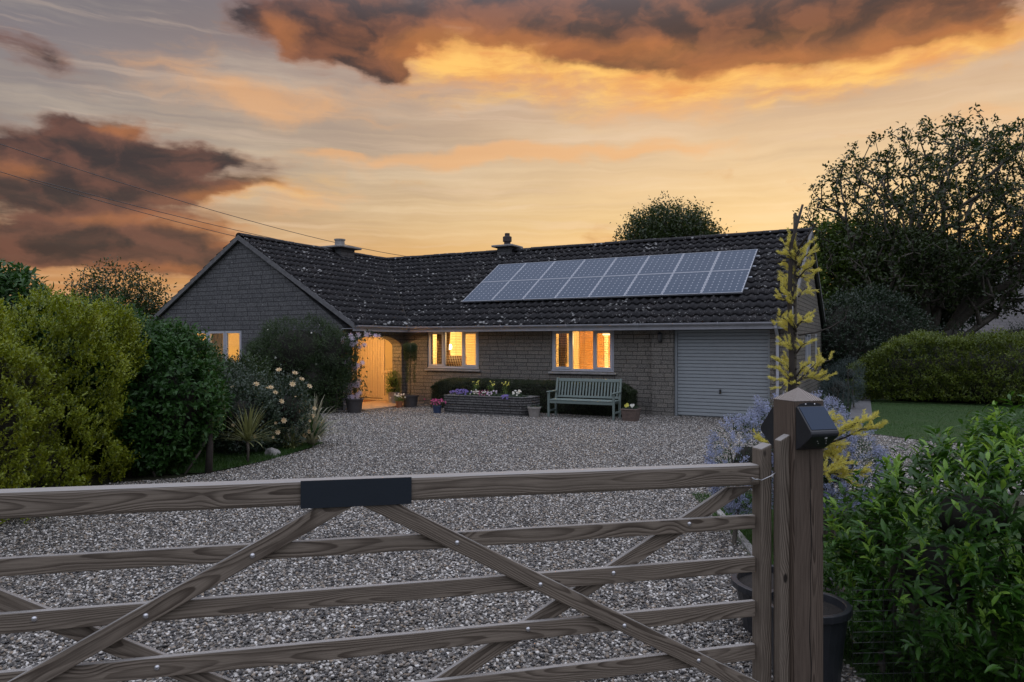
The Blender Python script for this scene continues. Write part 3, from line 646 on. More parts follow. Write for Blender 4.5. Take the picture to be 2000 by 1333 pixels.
# garage door
mb = MB(); mb.box(-0.06, 0.0, -0.02, 0.07, 0, 2.088); mb.box(2.10, 2.16, -0.02, 0.07, 0, 2.088); mb.box(0.0, 2.10, -0.02, 0.07, 2.03, 2.088)
mb.build('garage_door_frame', GREYD, H, bevel=.004)
mb = MB(); n = 24; hh = 1.995 / n
for i in range(n):
    z = 0.03 + i * hh
    mb.add([(0.006, 0.045, z), (2.094, 0.045, z), (2.094, 0.020, z + .014), (0.006, 0.020, z + .014), (2.094, 0.024, z + hh - .006), (0.006, 0.024, z + hh - .006), (2.094, 0.045, z + hh), (0.006, 0.045, z + hh)],
           [(0, 1, 2, 3), (3, 2, 4, 5), (5, 4, 6, 7)])
mb.box(0.004, 2.096, 0.046, 0.06, 0.02, 2.028)
gd = mb.build('garage_door', GREYD, H)
mb = MB(); mb.box(1.0, 1.045, 0.0, 0.018, .58, .68); mb.tube([(1.02, 0.0, .65), (1.02, -.045, .65), (1.02, -.05, .60)], .011); mb.build('handle', DARKM, gd)
# wall lantern
mb = MB(); mb.box(-.40, -.34, -.15, -.131, 1.80, 1.96); mb.tube([(-.37, -.15, 1.85), (-.37, -.20, 1.80), (-.37, -.24, 1.86), (-.37, -.24, 1.9)], .01)
ln = mb.build('wall_lantern', DARKM, H)
MB().lathe([(.001, 2.06), (.025, 2.04), (.09, 1.99), (.07, 1.985)], -.37, -.24, 12).build('lantern_cap', DARKM, ln)
MB().lathe([(.07, 1.985), (.045, 1.84), (.02, 1.80), (.001, 1.79)], -.37, -.24, 6).build('lantern_glass', plain('smoky_glass', (.05, .05, .05, 1), .1), ln)

# ------------------------------------------------------------------ tiled roof
def tiles(name, fpos, n_hat, xs_range, rows, gauge, period=0.222, lift=0.042, amp=0.036, seed=1):
    """fpos(x, v) -> point on the plane for course distance v (m from ridge); xs_range(v) -> (xmin, xmax)"""
    r_ = np.random.default_rng(seed); V = []; Fc = []
    x0 = min(xs_range(0)[0], xs_range(rows * gauge)[0]); x1 = max(xs_range(0)[1], xs_range(rows * gauge)[1])
    k0, k1 = int(math.floor(x0 / period)), int(math.ceil(x1 / period)); sub = 8
    ph = np.arange(sub) / sub
    prof = amp * np.where(ph < .55, np.sin(ph / .55 * math.pi), -0.35 * np.sin((ph - .55) / .45 * math.pi))
    xs = np.concatenate([(k + ph) * period for k in range(k0, k1)]); hp_ = np.tile(prof, k1 - k0); nt = len(xs)
    n_hat = np.array(n_hat)
    prev = None
    for r in range(rows):
        jit = np.repeat(r_.normal(0, .0035, k1 - k0), sub); jv = np.repeat(r_.normal(0, .006, k1 - k0), sub)
        rings = []
        for (v, up) in ((r * gauge, 0.0), ((r + 1) * gauge + .03, lift), ((r + 1) * gauge + .03, lift - .03)):
            lo, hi = xs_range(min(v, rows * gauge)); xc = np.clip(xs, lo, hi)
            hgt = hp_ + up + (jit if up else 0)
            vv = v + (jv if up else 0)
            P = np.array([fpos(a, b) for a, b in zip(xc, np.broadcast_to(vv, xc.shape))]) + hgt[:, None] * n_hat
            rings.append(P)
        b0 = len(V) and sum(len(q) for q in V)
        for q in rings: V.append(q)
        b0 = b0 or 0
        lo, hi = xs_range(r * gauge); lo2, hi2 = xs_range((r + 1) * gauge)
        for i in range(nt - 1):
            a_, b_ = xs[i], xs[i + 1]
            if b_ <= min(lo, lo2) or a_ >= max(hi, hi2): continue
            for k in range(2):
                o_ = b0 + k * nt; Fc.append((o_ + i, o_ + i + 1, o_ + nt + i + 1, o_ + nt + i))
    o = npmesh(name, np.concatenate(V), np.array(Fc), TILE, H)
    return o
run, rise = D + E, ZR - ZE
SL = math.hypot(run, rise); cs, sn = run / SL, rise / SL
ROWS = 15; GA = (SL + .02) / ROWS
VER = -G - .09
tiles('roof', lambda x, v: (x, D - v * cs, ZR - v * sn), (0, -sn, cs), lambda v: (TJ + AR * v / SL, TC + .10), ROWS, GA, seed=2)
run2 = AR; SL2 = math.hypot(run2, rise); cs2, sn2 = run2 / SL2, rise / SL2; GA2 = (SL2 + .02) / ROWS
tiles('roof', lambda y, v: (TJ + v * cs2, y, ZR - v * sn2), (sn2, 0, cs2), lambda v: (VER, D - run * v / SL2), ROWS, GA2, seed=3)
tiles('roof', lambda y, v: (TJ - v * cs2, y, ZR - v * sn2), (-sn2, 0, cs2), lambda v: (VER, D + 4.0), ROWS, GA2, seed=4)
tiles('roof', lambda x, v: (x, D + v * cs, ZR - v * sn), (0, sn, cs), lambda v: (TJ, TC + .10), ROWS, GA, seed=5)
# underlay just beneath the tiles
mb = MB(); q = -.035
def slab(pts):
    n_ = len(pts); mb.add([(x, y, z + q) for x, y, z in pts] + [(x, y, z + q - .05) for x, y, z in pts], [tuple(range(n_)), tuple(range(n_, 2 * n_))[::-1]] + [(i, (i + 1) % n_, n_ + (i + 1) % n_, n_ + i) for i in range(n_)])
slab([(TJ, D, ZR), (TC + .06, D, ZR), (TC + .06, -E + .05, ZE + .03), (TJ + AR, -E + .05, ZE + .03)])
slab([(TJ, D, ZR - .001), (TJ + AR - .05, -E, ZE + .03), (TJ + AR - .05, VER + .04, ZE + .03), (TJ, VER + .04, ZR - .001)])
slab([(TJ - .002, D + 4, ZR - .002), (TJ - .002, VER + .04, ZR - .002), (TJ - AR + .05, VER + .04, ZE + .03), (TJ - AR + .05, D + 4, ZE + .03)])
slab([(TJ, D + .002, ZR - .003), (TC + .06, D + .002, ZR - .003), (TC + .06, D + run - .05, ZE + .03), (TJ, D + run - .05, ZE + .03)])
mb.build('roof_underlay', DARKM, H)
# valley strip
mb = MB(); a = Vector((TJ, D, ZR + .035)); b = Vector((TJ + AR, -E, ZE + .035)); d = Vector((.5, .5, 0)) * .12
mb.tube([a + Vector((0, 0, -.01)), b + Vector((0, 0, -.01))], .04, 6); mb.build('valley', SOIL, H)
# ridge tiles
def ridge(p0, p1):
    p0, p1 = Vector(p0), Vector(p1); L_ = (p1 - p0).length; n_ = int(L_ / .42); d = (p1 - p0) / L_; sd_ = Vector((-d.y, d.x, 0)); mb = MB()
    for i in range(n_):
        a = p0 + d * (L_ * i / n_ + .006); b = p0 + d * (L_ * (i + 1) / n_ - .006); dz = random.uniform(-.006, .008)
        vs = []; fs = []; m_ = 9
        for P, rr in ((a, .118), (b, .124)):
            for k in range(m_):
                t_ = math.pi * k / (m_ - 1); vs.append(P + sd_ * math.cos(t_) * rr + Vector((0, 0, math.sin(t_) * rr * .82 + dz)))
        for k in range(m_ - 1): fs.append((k, k + 1, m_ + k + 1, m_ + k))
        fs += [tuple(range(m_)), tuple(range(m_, 2 * m_))]
        mb.add(vs, fs)
    mb.build('ridge_tiles', TILE, H)
ridge((TC + .1, D, ZR + .0), (TJ, D, ZR + .0)); ridge((TJ, VER, ZR + .002), (TJ, D, ZR + .002))
# verges (sloping edges of the gables)
def verge(a, b, th=.055, dep=.10, out=.04):
    a, b = Vector(a), Vector(b); d = (b - a).normalized()
    return a, b
mb = MB()
for (sgn) in (1, -1):
    for (z_off, y0, y1) in ((-.11, VER - .015, VER + .05),):
        x0, x1 = TJ, TJ + sgn * (AR + .02)
        mb.hexa([(x0, y0, ZR + z_off + (.0 if sgn > 0 else .001)), (x1, y0, ZE + z_off), (x1, y1, ZE + z_off), (x0, y1, ZR + z_off), (x0, y0, ZR + .03), (x1, y0, ZE + .03), (x1, y1, ZE + .03), (x0, y1, ZR + .03)])
mb.build('verge', COPING, H)
mb = MB()
for sgn in (1, -1):
    y1 = D + sgn * (run + .02); x0, x1 = TC + .05, TC + .115
    mb.hexa([(x0, D, ZR - .11), (x1, D, ZR - .11), (x1, y1, ZE - .11), (x0, y1, ZE - .11), (x0, D, ZR + .03), (x1, D, ZR + .03), (x1, y1, ZE + .03), (x0, y1, ZE + .03)])
mb.build('verge', COPING, H)
# fascia, soffit and gutters
mb = MB(); xe = TJ + AR
mb.box(xe - .04, TC + .08, -E + .02, -E + .045, ZE - .17, ZE - .005)
mb.box(xe - .045, xe - .02, VER + .02, -E + .019, ZE - .17, ZE - .005)
mb.build('fascia', GUTTER, H)
mb = MB(); mb.box(xe - .02, TC + .08, -E + .046, -.001, ZE - .115, ZE - .10); mb.box(-8.16, xe - .046, VER + .03, -.001, ZE - .112, ZE - .097); mb.build('soffit', GUTTER, H)
def gutter(p0, p1, side):
    vs = []; fs = []; m_ = 9; r = .056
    for P in (Vector(p0), Vector(p1)):
        for (rr) in (r, r - .004):
            for k in range(m_):
                t_ = math.pi + math.pi * k / (m_ - 1); vs.append(P + side * (math.cos(t_) * rr) + Vector((0, 0, math.sin(t_) * rr)))
    n_ = 2 * m_
    for k in range(m_ - 1):
        fs.append((k, k + 1, n_ + k + 1, n_ + k)); fs.append((m_ + k, n_ + m_ + k, n_ + m_ + k + 1, m_ + k + 1))
    for k in (0, m_ - 1): fs.append((k, n_ + k, n_ + m_ + k, m_ + k))
    return vs, fs
mb = MB()
v_, f_ = gutter((xe + .05, -E - .045, ZE - .015), (TC + .06, -E - .045, ZE - .015), Vector((0, 1, 0))); mb.add(v_, f_)
v_, f_ = gutter((xe + .045, VER + .04, ZE - .016), (xe + .045, -E - .04, ZE - .016), Vector((1, 0, 0))); mb.add(v_, f_)
for x in np.arange(xe + 1.2, TC, 1.9): mb.tube([(x, -E - .11, ZE - .005), (x + .0001, -E - .098, ZE - .05), (x, -E - .045, ZE - .08)], .012, 6)
mb.build('gutter', GUTTER, H)
mb = MB(); mb.tube([(2.33, -E - .045, ZE - .06), (2.33, -E - .04, ZE - .14), (2.33, -.19, ZE - .33), (2.33, -.185, ZE - .42), (2.33, -.185, .0)], .034, 10)
for z in (.5, 1.2, 1.8): mb.box(2.285, 2.375, -.225, -.131, z, z + .03)
mb.build('downpipe', GUTTER, H, smooth=False)
# small security camera under the wing gutter
mb = MB(); mb.tube([(-7.72, -2.35, ZE - .17), (-7.68, -2.4, ZE - .23)], .02, 8); mb.tube([(-7.70, -2.36, ZE - .22), (-7.58, -2.46, ZE - .25)], .035, 10); mb.build('security_camera', plain('white_plastic', (.7, .7, .7, 1), .3), H)
# chimneys
def chimney(cx, cy, wx, wy, z0, z1, slab_x, slab_y, pot):
    c = MB().box(cx - wx / 2, cx + wx / 2, cy - wy / 2, cy + wy / 2, z0, z1).build('chimney', GSTONE, H)
    MB().box(cx - slab_x / 2, cx + slab_x / 2, cy - slab_y / 2, cy + slab_y / 2, z1 + .001, z1 + .07).build('cap_slab', CONC, c, bevel=.02)
    MB().lathe([(r, z1 + .071 + z) for r, z in pot], cx, cy, 16).build('pot', plain('pot_clay', (.05, .04, .04, 1), .8) if cx > -8 else CONC, c, smooth=False)
chimney(-6.89, D, .5, .5, 4.4, 5.0, .80, .8, [(.13, 0), (.11, .05), (.11, .14), (.15, .14), (.15, .30), (.085, .33), (.085, .42), (.001, .42)])
chimney(TJ, 1.49, .7, .7, 4.4, 4.98, 1.05, 1.05, [(.2, 0), (.17, .04), (.16, .22), (.19, .23), (.19, .27), (.001, .27)])

# solar panels: 8 x 2, mounted on the roof
pw, phh = 7.97 / 8, (2.885 - .665) / cs / 2
ang = math.atan2(rise, run)
pm = MB().box(-pw / 2 + .02, pw / 2 - .02, -phh / 2 + .02, phh / 2 - .02, 0.0, .036)
fm = MB(); a, b = pw / 2 - .006, phh / 2 - .006
fm.box(-a, a, -b, -b + .017, -.004, .04); fm.box(-a, a, b - .017, b, -.004, .04); fm.box(-a, -a + .017, -b + .017, b - .017, -.004, .04); fm.box(a - .017, a, -b + .017, b - .017, -.004, .04)
first = None
for r in range(2):
    for c in range(8):
        v = .665 + (r + .5) * (2.885 - .665) / 2; z = ZE + (v + E) * rise / run
        L_ = Vector((-6.553 + (c + .5) * pw, v, z)) + Vector((0, -sn, cs)) * .085
        if first is None:
            first = pm.build('solar_panel', PANEL, H); ff = fm.build('frame', ALU, first); o = first
        else:
            o = first.copy(); col.objects.link(o); o.parent = H; g_ = ff.copy(); col.objects.link(g_); g_.parent = o
        o.location = L_; o.rotation_euler = (ang, 0, 0)
mb = MB()
for k in (.25, .75):
    for r in range(2):
        v = .665 + (r + k) * 1.11; z = ZE + (v + E) * rise / run
        p = Vector((0, v, z)) + Vector((0, -sn, cs)) * .062
        mb.hexa([(-6.56, p.y - .02, p.z - .02), (1.5, p.y - .02, p.z - .02), (1.5, p.y + .02, p.z), (-6.56, p.y + .02, p.z), (-6.56, p.y - .02, p.z), (1.5, p.y - .02, p.z), (1.5, p.y + .02, p.z + .018), (-6.56, p.y + .02, p.z + .018)])
mb.build('mounting_rail', ALU, H)

# ------------------------------------------------------------------ gate and post
GR = math.atan2(1405, 4907)
GT = empty('gate', (1.1095, 3.208, 0), GR, 'weathered wooden five bar gate with crossed braces and blank dark plate, closed across the drive', 'gate')
def board(p0, p1, wd, y0, y1, ends=None, name='rail', m=WOOD, parent=GT, bevel=.004, shear=0.0152, nseg=10, wob=.0):
    """plank from (x,z) p0 to p1 in the gate's plane, width wd, between depths y0..y1"""
    (xa, za), (xb, zb) = p0, p1; L_ = math.hypot(xb - xa, zb - za); dx, dz = (xb - xa) / L_, (zb - za) / L_; nx, nz = -dz, dx
    vs = []; gr = []; oL, oA, oD = random.uniform(0, 60), random.uniform(-.03, .03), random.uniform(-.01, .03)
    oz = random.uniform(-30, 30)
    for i in range(nseg + 1):
        s = L_ * i / nseg
        for (a, dpt) in ((-wd / 2, y0), (-wd / 2, y1), (wd / 2, y1), (wd / 2, y0)):
            e0 = (ends[0] * a if ends and i == 0 else 0) + (ends[1] * a if ends and i == nseg else 0)
            x = xa + dx * (s + e0) + nx * a; z = za + dz * (s + e0) + nz * a
            vs.append((x, dpt, z - shear * x)); gr.append((s + oL, a + oA, dpt - y0 + oD))
    fs = [(3, 2, 1, 0), (4 * nseg, 4 * nseg + 1, 4 * nseg + 2, 4 * nseg + 3)]
    for i in range(nseg):
        for k in range(4):
            k2 = (k + 1) % 4; fs.append((4 * i + k, 4 * i + k2, 4 * i + 4 + k2, 4 * i + 4 + k))
    mb = MB(); mb.add(vs, fs, gr)
    return mb.build(name, m, parent, bevel=bevel, seg=2)
GWD = 3.60
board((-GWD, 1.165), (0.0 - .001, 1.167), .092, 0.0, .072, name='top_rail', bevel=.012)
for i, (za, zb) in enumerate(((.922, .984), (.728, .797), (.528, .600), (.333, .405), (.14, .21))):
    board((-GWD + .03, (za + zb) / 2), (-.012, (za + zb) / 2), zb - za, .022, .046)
def brace(p0, p1, y0, y1):
    sl = (p1[1] - p0[1]) / (p1[0] - p0[0])
    board(p0, p1, .066, y0, y1, name='brace')
k_ = .541
# front braces: from the top centre to the bottom corners
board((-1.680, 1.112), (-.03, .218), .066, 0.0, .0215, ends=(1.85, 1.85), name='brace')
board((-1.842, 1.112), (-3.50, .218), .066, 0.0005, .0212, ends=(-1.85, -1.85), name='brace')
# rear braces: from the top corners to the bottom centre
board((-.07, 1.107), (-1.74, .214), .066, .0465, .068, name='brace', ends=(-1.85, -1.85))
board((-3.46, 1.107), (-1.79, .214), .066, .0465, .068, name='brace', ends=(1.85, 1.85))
# stiles
def stile(x0, x1, y0, y1, z0, z1, name, parent, m=WOOD, slant=.03, bev=.005):
    gr = []; vs = []; n_ = 8; oA, oz = random.uniform(-.1, .1), random.uniform(0, 50)
    for i in range(n_ + 1):
        z = z0 + (z1 - z0) * i / n_
        for j, (x, y) in enumerate(((x0, y0), (x1, y0), (x1, y1), (x0, y1))):
            zz = z - (slant if (i == n_ and j in (0, 3)) else 0)
            vs.append((x, y, zz)); gr.append((zz + oz, x + oA, y + .02))
    fs = [(0, 3, 2, 1), tuple(4 * n_ + k for k in range(4))]
    for i in range(n_):
        for k in range(4): k2 = (k + 1) % 4; fs.append((4 * i + k, 4 * i + k2, 4 * i + 4 + k2, 4 * i + 4 + k))
    return MB().add(vs, fs, gr).build(name, m, parent, bevel=bev, seg=2)
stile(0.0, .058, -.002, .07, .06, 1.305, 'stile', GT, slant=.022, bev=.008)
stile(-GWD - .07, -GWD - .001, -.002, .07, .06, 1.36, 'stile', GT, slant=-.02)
plt = MB().box(-1.969, -1.559, -.010, -.001, 1.112, 1.214)
plt.v = [(x, y, z - .0152 * x) for x, y, z in plt.v]; o = plt.build('name_plate', SLATEP, GT); o['label'] = 'blank dark slate blue plate'
for (g, z, y) in ((1.378, .948, 0), (1.033, .757, 0), (.661, .555, 0), (.31, .371, 0), (2.137, .947, 0), (2.49, .759, 0), (2.87, .555, 0), (3.22, .371, 0),
                  (.343, .962, .022), (.701, .773, .022), (1.079, .572, .022), (1.44, .372, .022), (3.187, .955, .022), (2.839, .772, .022), (2.458, .565, .022), (2.09, .37, .022)):
    MB().lathe([(.001, .0065), (.006, .0055), (.0095, .002), (.0105, 0)], n=12).build('bolt', STEEL, GT, smooth=True)
    o = [x for x in GT.children if x.name.startswith('bolt')][-1]
    o.location = (-g, y, z + .0152 * g); o.rotation_euler = (R(90), 0, 0)
# hook and eye
mb = MB(); z = 1.172
mb.tube([(-.050, -.002, z - .03), (-.046, -.018, z - .02), (-.03, -.022, z - .018), (-.012, -.022, z - .024), (.03, -.03, z - .006), (.052, -.03, z + .006), (.07, -.028, z + .008), (.080, -.02, z - .002), (.076, -.005, z - .006)], .0022, 6)
mb.tube([(-.052, .001, z - .016), (-.056, -.012, z - .012), (-.048, -.022, z - .016), (-.038, -.018, z - .022), (-.04, -.004, z - .02)], .002, 6)
mb.build('hook', STEEL, GT, smooth=True)

PT = empty('gate_post', (1.2376, 3.15, 0), GR, 'square wooden gate post with pyramid top and two black solar lights', 'post')
vs = []; gr = []; n_ = 10; S = .15
for i in range(n_ + 1):
    z = 1.50 * i / n_
    for (x, y) in ((0, 0), (S, 0), (S, S), (0, S)): vs.append((x, y, z)); gr.append((z + 11, x - .10, y - .02))
fs = [(0, 3, 2, 1)]
for i in range(n_):
    for k in range(4): k2 = (k + 1) % 4; fs.append((4 * i + k, 4 * i + k2, 4 * i + 4 + k2, 4 * i + 4 + k))
fs.append(tuple(4 * n_ + k for k in range(4)))
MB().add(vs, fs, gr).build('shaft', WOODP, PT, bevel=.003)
# pyramid cap: end-grain rings
def f_end(t):
    v = oc(t); s_ = t.n('ShaderNodeSeparateXYZ', {0: v})
    dx = t.m('SUBTRACT', s_.outputs[0], .06); dy = t.m('SUBTRACT', s_.outputs[1], .10)
    r = t.m('SQRT', t.m('ADD', t.m('MULTIPLY', dx, dx), t.m('MULTIPLY', dy, dy)))
    r = t.m('ADD', r, t.m('MULTIPLY', t.noise(v, 9, 3), .012))
    k = t.ss(t.m('SINE', t.m('MULTIPLY', r, 1150)), -.3, .8); n = t.noise(v, 90, 3)
    c = t.mix(k, (.36, .32, .29, 1), (.11, .085, .07, 1)); c = t.mix(t.m('MULTIPLY', n, .4), c, (.12, .1, .085, 1))
    return pr(t, c, .75, t.m('ADD', n, k), .5, .003)
ENDG = mat('end_grain', f_end)
e_ = .0015
MB().add([(-e_, -e_, 1.5005), (S + e_, -e_, 1.5005), (S + e_, S + e_, 1.5005), (-e_, S + e_, 1.5005), (S / 2, S / 2, 1.556)], [(0, 3, 2, 1), (0, 1, 4), (1, 2, 4), (2, 3, 4), (3, 0, 4)]).build('cap', ENDG, PT)
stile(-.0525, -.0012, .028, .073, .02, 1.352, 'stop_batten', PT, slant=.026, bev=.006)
# drying crack: a thin dark groove strip sunk on the front face
mb = MB(); pts = [(.082 + .003 * math.sin(z * 9) + .004 * math.sin(z * 23) * (1 - z / 1.6), z) for z in np.linspace(.02, 1.285, 60)]
vs = []; fs = []
for i, (x, z) in enumerate(pts):
    wd = .0012 + .0009 * math.sin(z * 5) ** 2
    vs += [(x - wd, -.0011, z), (x + wd, -.0011, z)]
    if i: fs.append((2 * i - 2, 2 * i - 1, 2 * i + 1, 2 * i))
mb.add(vs, fs).build('crack', plain('crack_dark', (.008, .006, .005, 1), 1), PT)
def solar_light(origin, rz, label):
    """wedge light on a face: local x along the face, local -y outwards"""
    prof = [(0, 1.478), (-.012, 1.478), (-.102, 1.378), (-.106, 1.366), (-.102, 1.356), (-.03, 1.300), (-.006, 1.288), (0, 1.288)]
    w0, w1 = .004, .146
    mb = MB(); n_ = len(prof); vs = []; fs = []
    secs = [(w0 + .004, .0), (w0, .004), (w0 + .001, .012), (w1 - .001, .012), (w1, .004), (w1 - .004, .0)]
    mb.prism(prof, 'x', w0, w1)
    body = mb.build('solar_light', BLACKP, PT, bevel=.006, seg=3)
    body.location = origin; body.rotation_euler = (0, 0, rz); body['label'] = label
    n = Vector((0, -.100, .090)).normalized()
    a = Vector((.009, -.018, 1.4735)) + n * .0025 * 0; 
    d = Vector((0, -.09, -.100)).normalized(); o0 = Vector((0, -.016, 1.4748)); o1 = Vector((0, -.097, 1.3848)); up = Vector((0, -.100 / .1345, .09 / .1345)) * .0016
    P = [Vector((.010, o0.y, o0.z)), Vector((.140, o0.y, o0.z)), Vector((.140, o1.y, o1.z)), Vector((.010, o1.y, o1.z))]
    vs = [p - up for p in P] + [p + up * 1.2 for p in P]
    MB().hexa([vs[3], vs[2], vs[1], vs[0], vs[7], vs[6], vs[5], vs[4]]).build('solar_cell', mat('solar_film', lambda t: pr(t, t.mix(t.noise(oc(t), 700, 2, .6), (.008, .016, .034, 1), (.03, .055, .10, 1)), .4, spec=.2)), body)
    mb = MB(); mb.prism([(math.cos(q) * .060 + .075, math.sin(q) * .016 + 1.478) for q in [math.pi * i / 10 for i in range(11)]], 'y', -.006, -.0005); mb.build('bracket', BLACKP, body)
    for x in (.052, .098): MB().lathe([(.001, .003), (.003, .002), (.004, 0)], n=8).build('screw', STEEL, body, smooth=True); s_ = [c for c in body.children if c.name.startswith('screw')][-1]; s_.location = (x, -.0065, 1.486); s_.rotation_euler = (R(90), 0, 0)
    l_ = MB().lathe([(.001, .004), (.005, .003), (.007, 0)], n=12).build('sensor', plain('lens_white', (.75, .75, .75, 1), .2), body, smooth=True); l_.location = (.088, -.0905, 1.3475); l_.rotation_euler = (R(142), 0, 0)
    for (x, y) in ((.060, -.072), (.075, -.058), (.105, -.072), (.118, -.055)):
        l_ = MB().lathe([(.001, .0015), (.0022, .001), (.003, 0)], n=8).build('led', plain('led_lens', (.6, .6, .55, 1), .2), body); l_.location = (x, y, 1.3570 - (.103 + y) * (.056 / .072) - .0005); l_.rotation_euler = (R(142), 0, 0)
solar_light((0, -.0002, 0), 0.0, 'black wedge shaped solar light facing the road')
solar_light((S, S + .0002, -.012), R(180), 'black wedge shaped solar light facing the drive')

# ------------------------------------------------------------------ foliage tools
def nrmz(a): return a / np.maximum(np.linalg.norm(a, axis=-1, keepdims=True), 1e-9)
def rdir(n): return nrmz(rng.normal(size=(n, 3)))
def leaves(P, Dn, Nn, L, Wd, fine=False, fold=.22, droop=.18):
    """arrays of leaf bases, axes, normals -> verts, quads"""
    n = len(P); Dn = nrmz(Dn); S_ = nrmz(np.cross(Dn, Nn)); Nn = nrmz(np.cross(S_, Dn))
    L = np.broadcast_to(L, (n,))[:, None]; Wd = np.broadcast_to(Wd, (n,))[:, None]
    if not fine:
        V = np.stack([P, P + Dn * L * .45 + S_ * Wd * .5 + Nn * Wd * fold, P + Dn * L * .5, P + Dn * L * .45 - S_ * Wd * .5 + Nn * Wd * fold, P + Dn * L - Nn * L * droop], 1)
        q = np.array([[0, 2, 4, 1], [0, 3, 4, 2]])
    else:
        c = lambda t, w_, u_: P + Dn * L * t + S_ * Wd * w_ + Nn * (Wd * u_ - L * droop * t * t)
        V = np.stack([P, c(.28, .38, fold * .7), c(.28, 0, 0), c(.28, -.38, fold * .7), c(.62, .42, fold * .7), c(.62, 0, 0), c(.62, -.42, fold * .7), c(1, 0, 0)], 1)
        q = np.array([[0, 0, 2, 1], [0, 3, 2, 2], [1, 2, 5, 4], [2, 3, 6, 5], [4, 5, 7, 7], [5, 6, 7, 7]])
        q = np.array([[1, 2, 5, 4], [2, 3, 6, 5]])
        k = V.shape[1]; base = (np.arange(n) * k)[:, None, None]
        Q = (q[None] + base).reshape(-1, 4)
        # end quads made from thin slices so all faces stay quads
        tipw = c(.86, .20, fold * .3); tipx = c(.86, -.20, fold * .3); bw = c(.06, .10, 0); bx = c(.06, -.10, 0)
        V = np.concatenate([V, np.stack([tipw, tipx, bw, bx], 1)], 1); k = 12; base = (np.arange(n) * k)[:, None, None]
        q = np.array([[1, 2, 5, 4], [2, 3, 6, 5], [4, 5, 7, 8], [5, 6, 9, 7], [10, 0, 2, 1], [0, 11, 3, 2]])
        return V.reshape(-1, 3), (q[None] + base).reshape(-1, 4)
    k = V.shape[1]; base = (np.arange(n) * k)[:, None, None]
    return V.reshape(-1, 3), (q[None] + base).reshape(-1, 4)
def cat_mesh(parts):
    V = []; Q = []; b = 0
    for v, q in parts: V.append(v); Q.append(q + b); b += len(v)
    return np.concatenate(V), np.concatenate(Q)
KW = rng.normal(size=(10, 3)) * np.array([3.2, 3.2, 3.2]); KP = rng.uniform(0, 6.28, 10)
def lump(P, s=1.0): return (np.sin(P @ (KW.T * s) + KP)).mean(1) * 1.6
def blob_pts(ells, n, shell=(.72, 1.04), up_bias=0.0, lumpy=.13, zmin=.02, ls=1.0, cam_bias=True, clump=.75):
    ells = np.array(ells, float); wts = ells[:, 3] * ells[:, 4] + ells[:, 4] * ells[:, 5] + ells[:, 3] * ells[:, 5]; wts /= wts.sum()
    out = []; nn = []; got = 0
    while got < n:
        m_ = int(n * 1.7); k = rng.choice(len(ells), m_, p=wts); d = rdir(m_); c = ells[k, :3]; r = ells[k, 3:6]
        f = shell[0] + (shell[1] - shell[0]) * rng.random(m_) ** .55; f = f + (rng.random(m_) < .07) * rng.random(m_) * .16
        P = c + d * r * f[:, None]; nrm = nrmz(d / r)
        P = P + nrm * (lump(P, ls) * lumpy * np.minimum(r.min(1), 1.2))[:, None]
        ok = P[:, 2] > zmin
        for j in range(len(ells)):
            q = (P - ells[j, :3]) / ells[j, 3:6]; ok &= (k == j) | ((q * q).sum(1) > .62)
        if cam_bias:   # far side seen less: thin it, never empty it
            ok &= (lump(P + 3.1, 2.6 / ls if ls > 1.3 else 2.6) + .8 * rng.normal(size=m_) * .35 > -.12 - .25 * (1 - clump)) | (rng.random(m_) > clump)
        v = nrmz(P - np.array([0, 0, 1.75])); ok &= ((nrm * v).sum(1) < .35) | (rng.random(m_) < .35)
        out.append(P[ok]); nn.append(nrm[ok]); got += ok.sum()
    return np.concatenate(out)[:n], np.concatenate(nn)[:n]
def shoots(P, Nn, k, slen, L, Wd, up=.5, outw=.6, rnd=.5, axis_mix=.55, fine=False, droop=.18, fold=.22, Lvar=.3):
    n = len(P); d = nrmz(Nn * outw + np.array([0, 0, up]) + rdir(n) * rnd); parts = []
    sl = slen * rng.uniform(.5, 1.3, n)
    for i in range(k):
        t = (i + rng.random(n)) / k; base = P + d * (sl * (t - .5))[:, None]
        ra = rdir(n); ra = nrmz(ra - (ra * d).sum(1, keepdims=True) * d)
        ax = nrmz(d * axis_mix + ra * (1 - axis_mix) + np.array([0, 0, .1])); nm = nrmz(d + np.array([0, 0, .6]) + rdir(n) * .35)
        ll = L * rng.uniform(1 - Lvar, 1 + Lvar, n) * (1 - .25 * t)
        parts.append(leaves(base, ax, nm, ll, ll * (Wd / L), fine, fold, droop))
    return cat_mesh(parts)
def core(ells, parent, sc_=.74, name='branches_or_core', m=DARKCORE):  # opaque dark blobs added inside the foliage to stop light passing through
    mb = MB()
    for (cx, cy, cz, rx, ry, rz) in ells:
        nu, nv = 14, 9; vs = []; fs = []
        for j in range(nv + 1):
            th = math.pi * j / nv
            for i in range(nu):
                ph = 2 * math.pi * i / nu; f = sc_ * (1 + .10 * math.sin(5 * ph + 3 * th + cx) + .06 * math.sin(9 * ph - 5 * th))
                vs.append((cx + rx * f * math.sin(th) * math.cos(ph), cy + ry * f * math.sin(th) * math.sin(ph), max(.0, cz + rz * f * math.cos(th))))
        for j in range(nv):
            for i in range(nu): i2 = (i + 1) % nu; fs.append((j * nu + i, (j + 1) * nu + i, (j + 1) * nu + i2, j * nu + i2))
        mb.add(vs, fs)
    return mb.build(name, m, parent, smooth=True, fix=False)
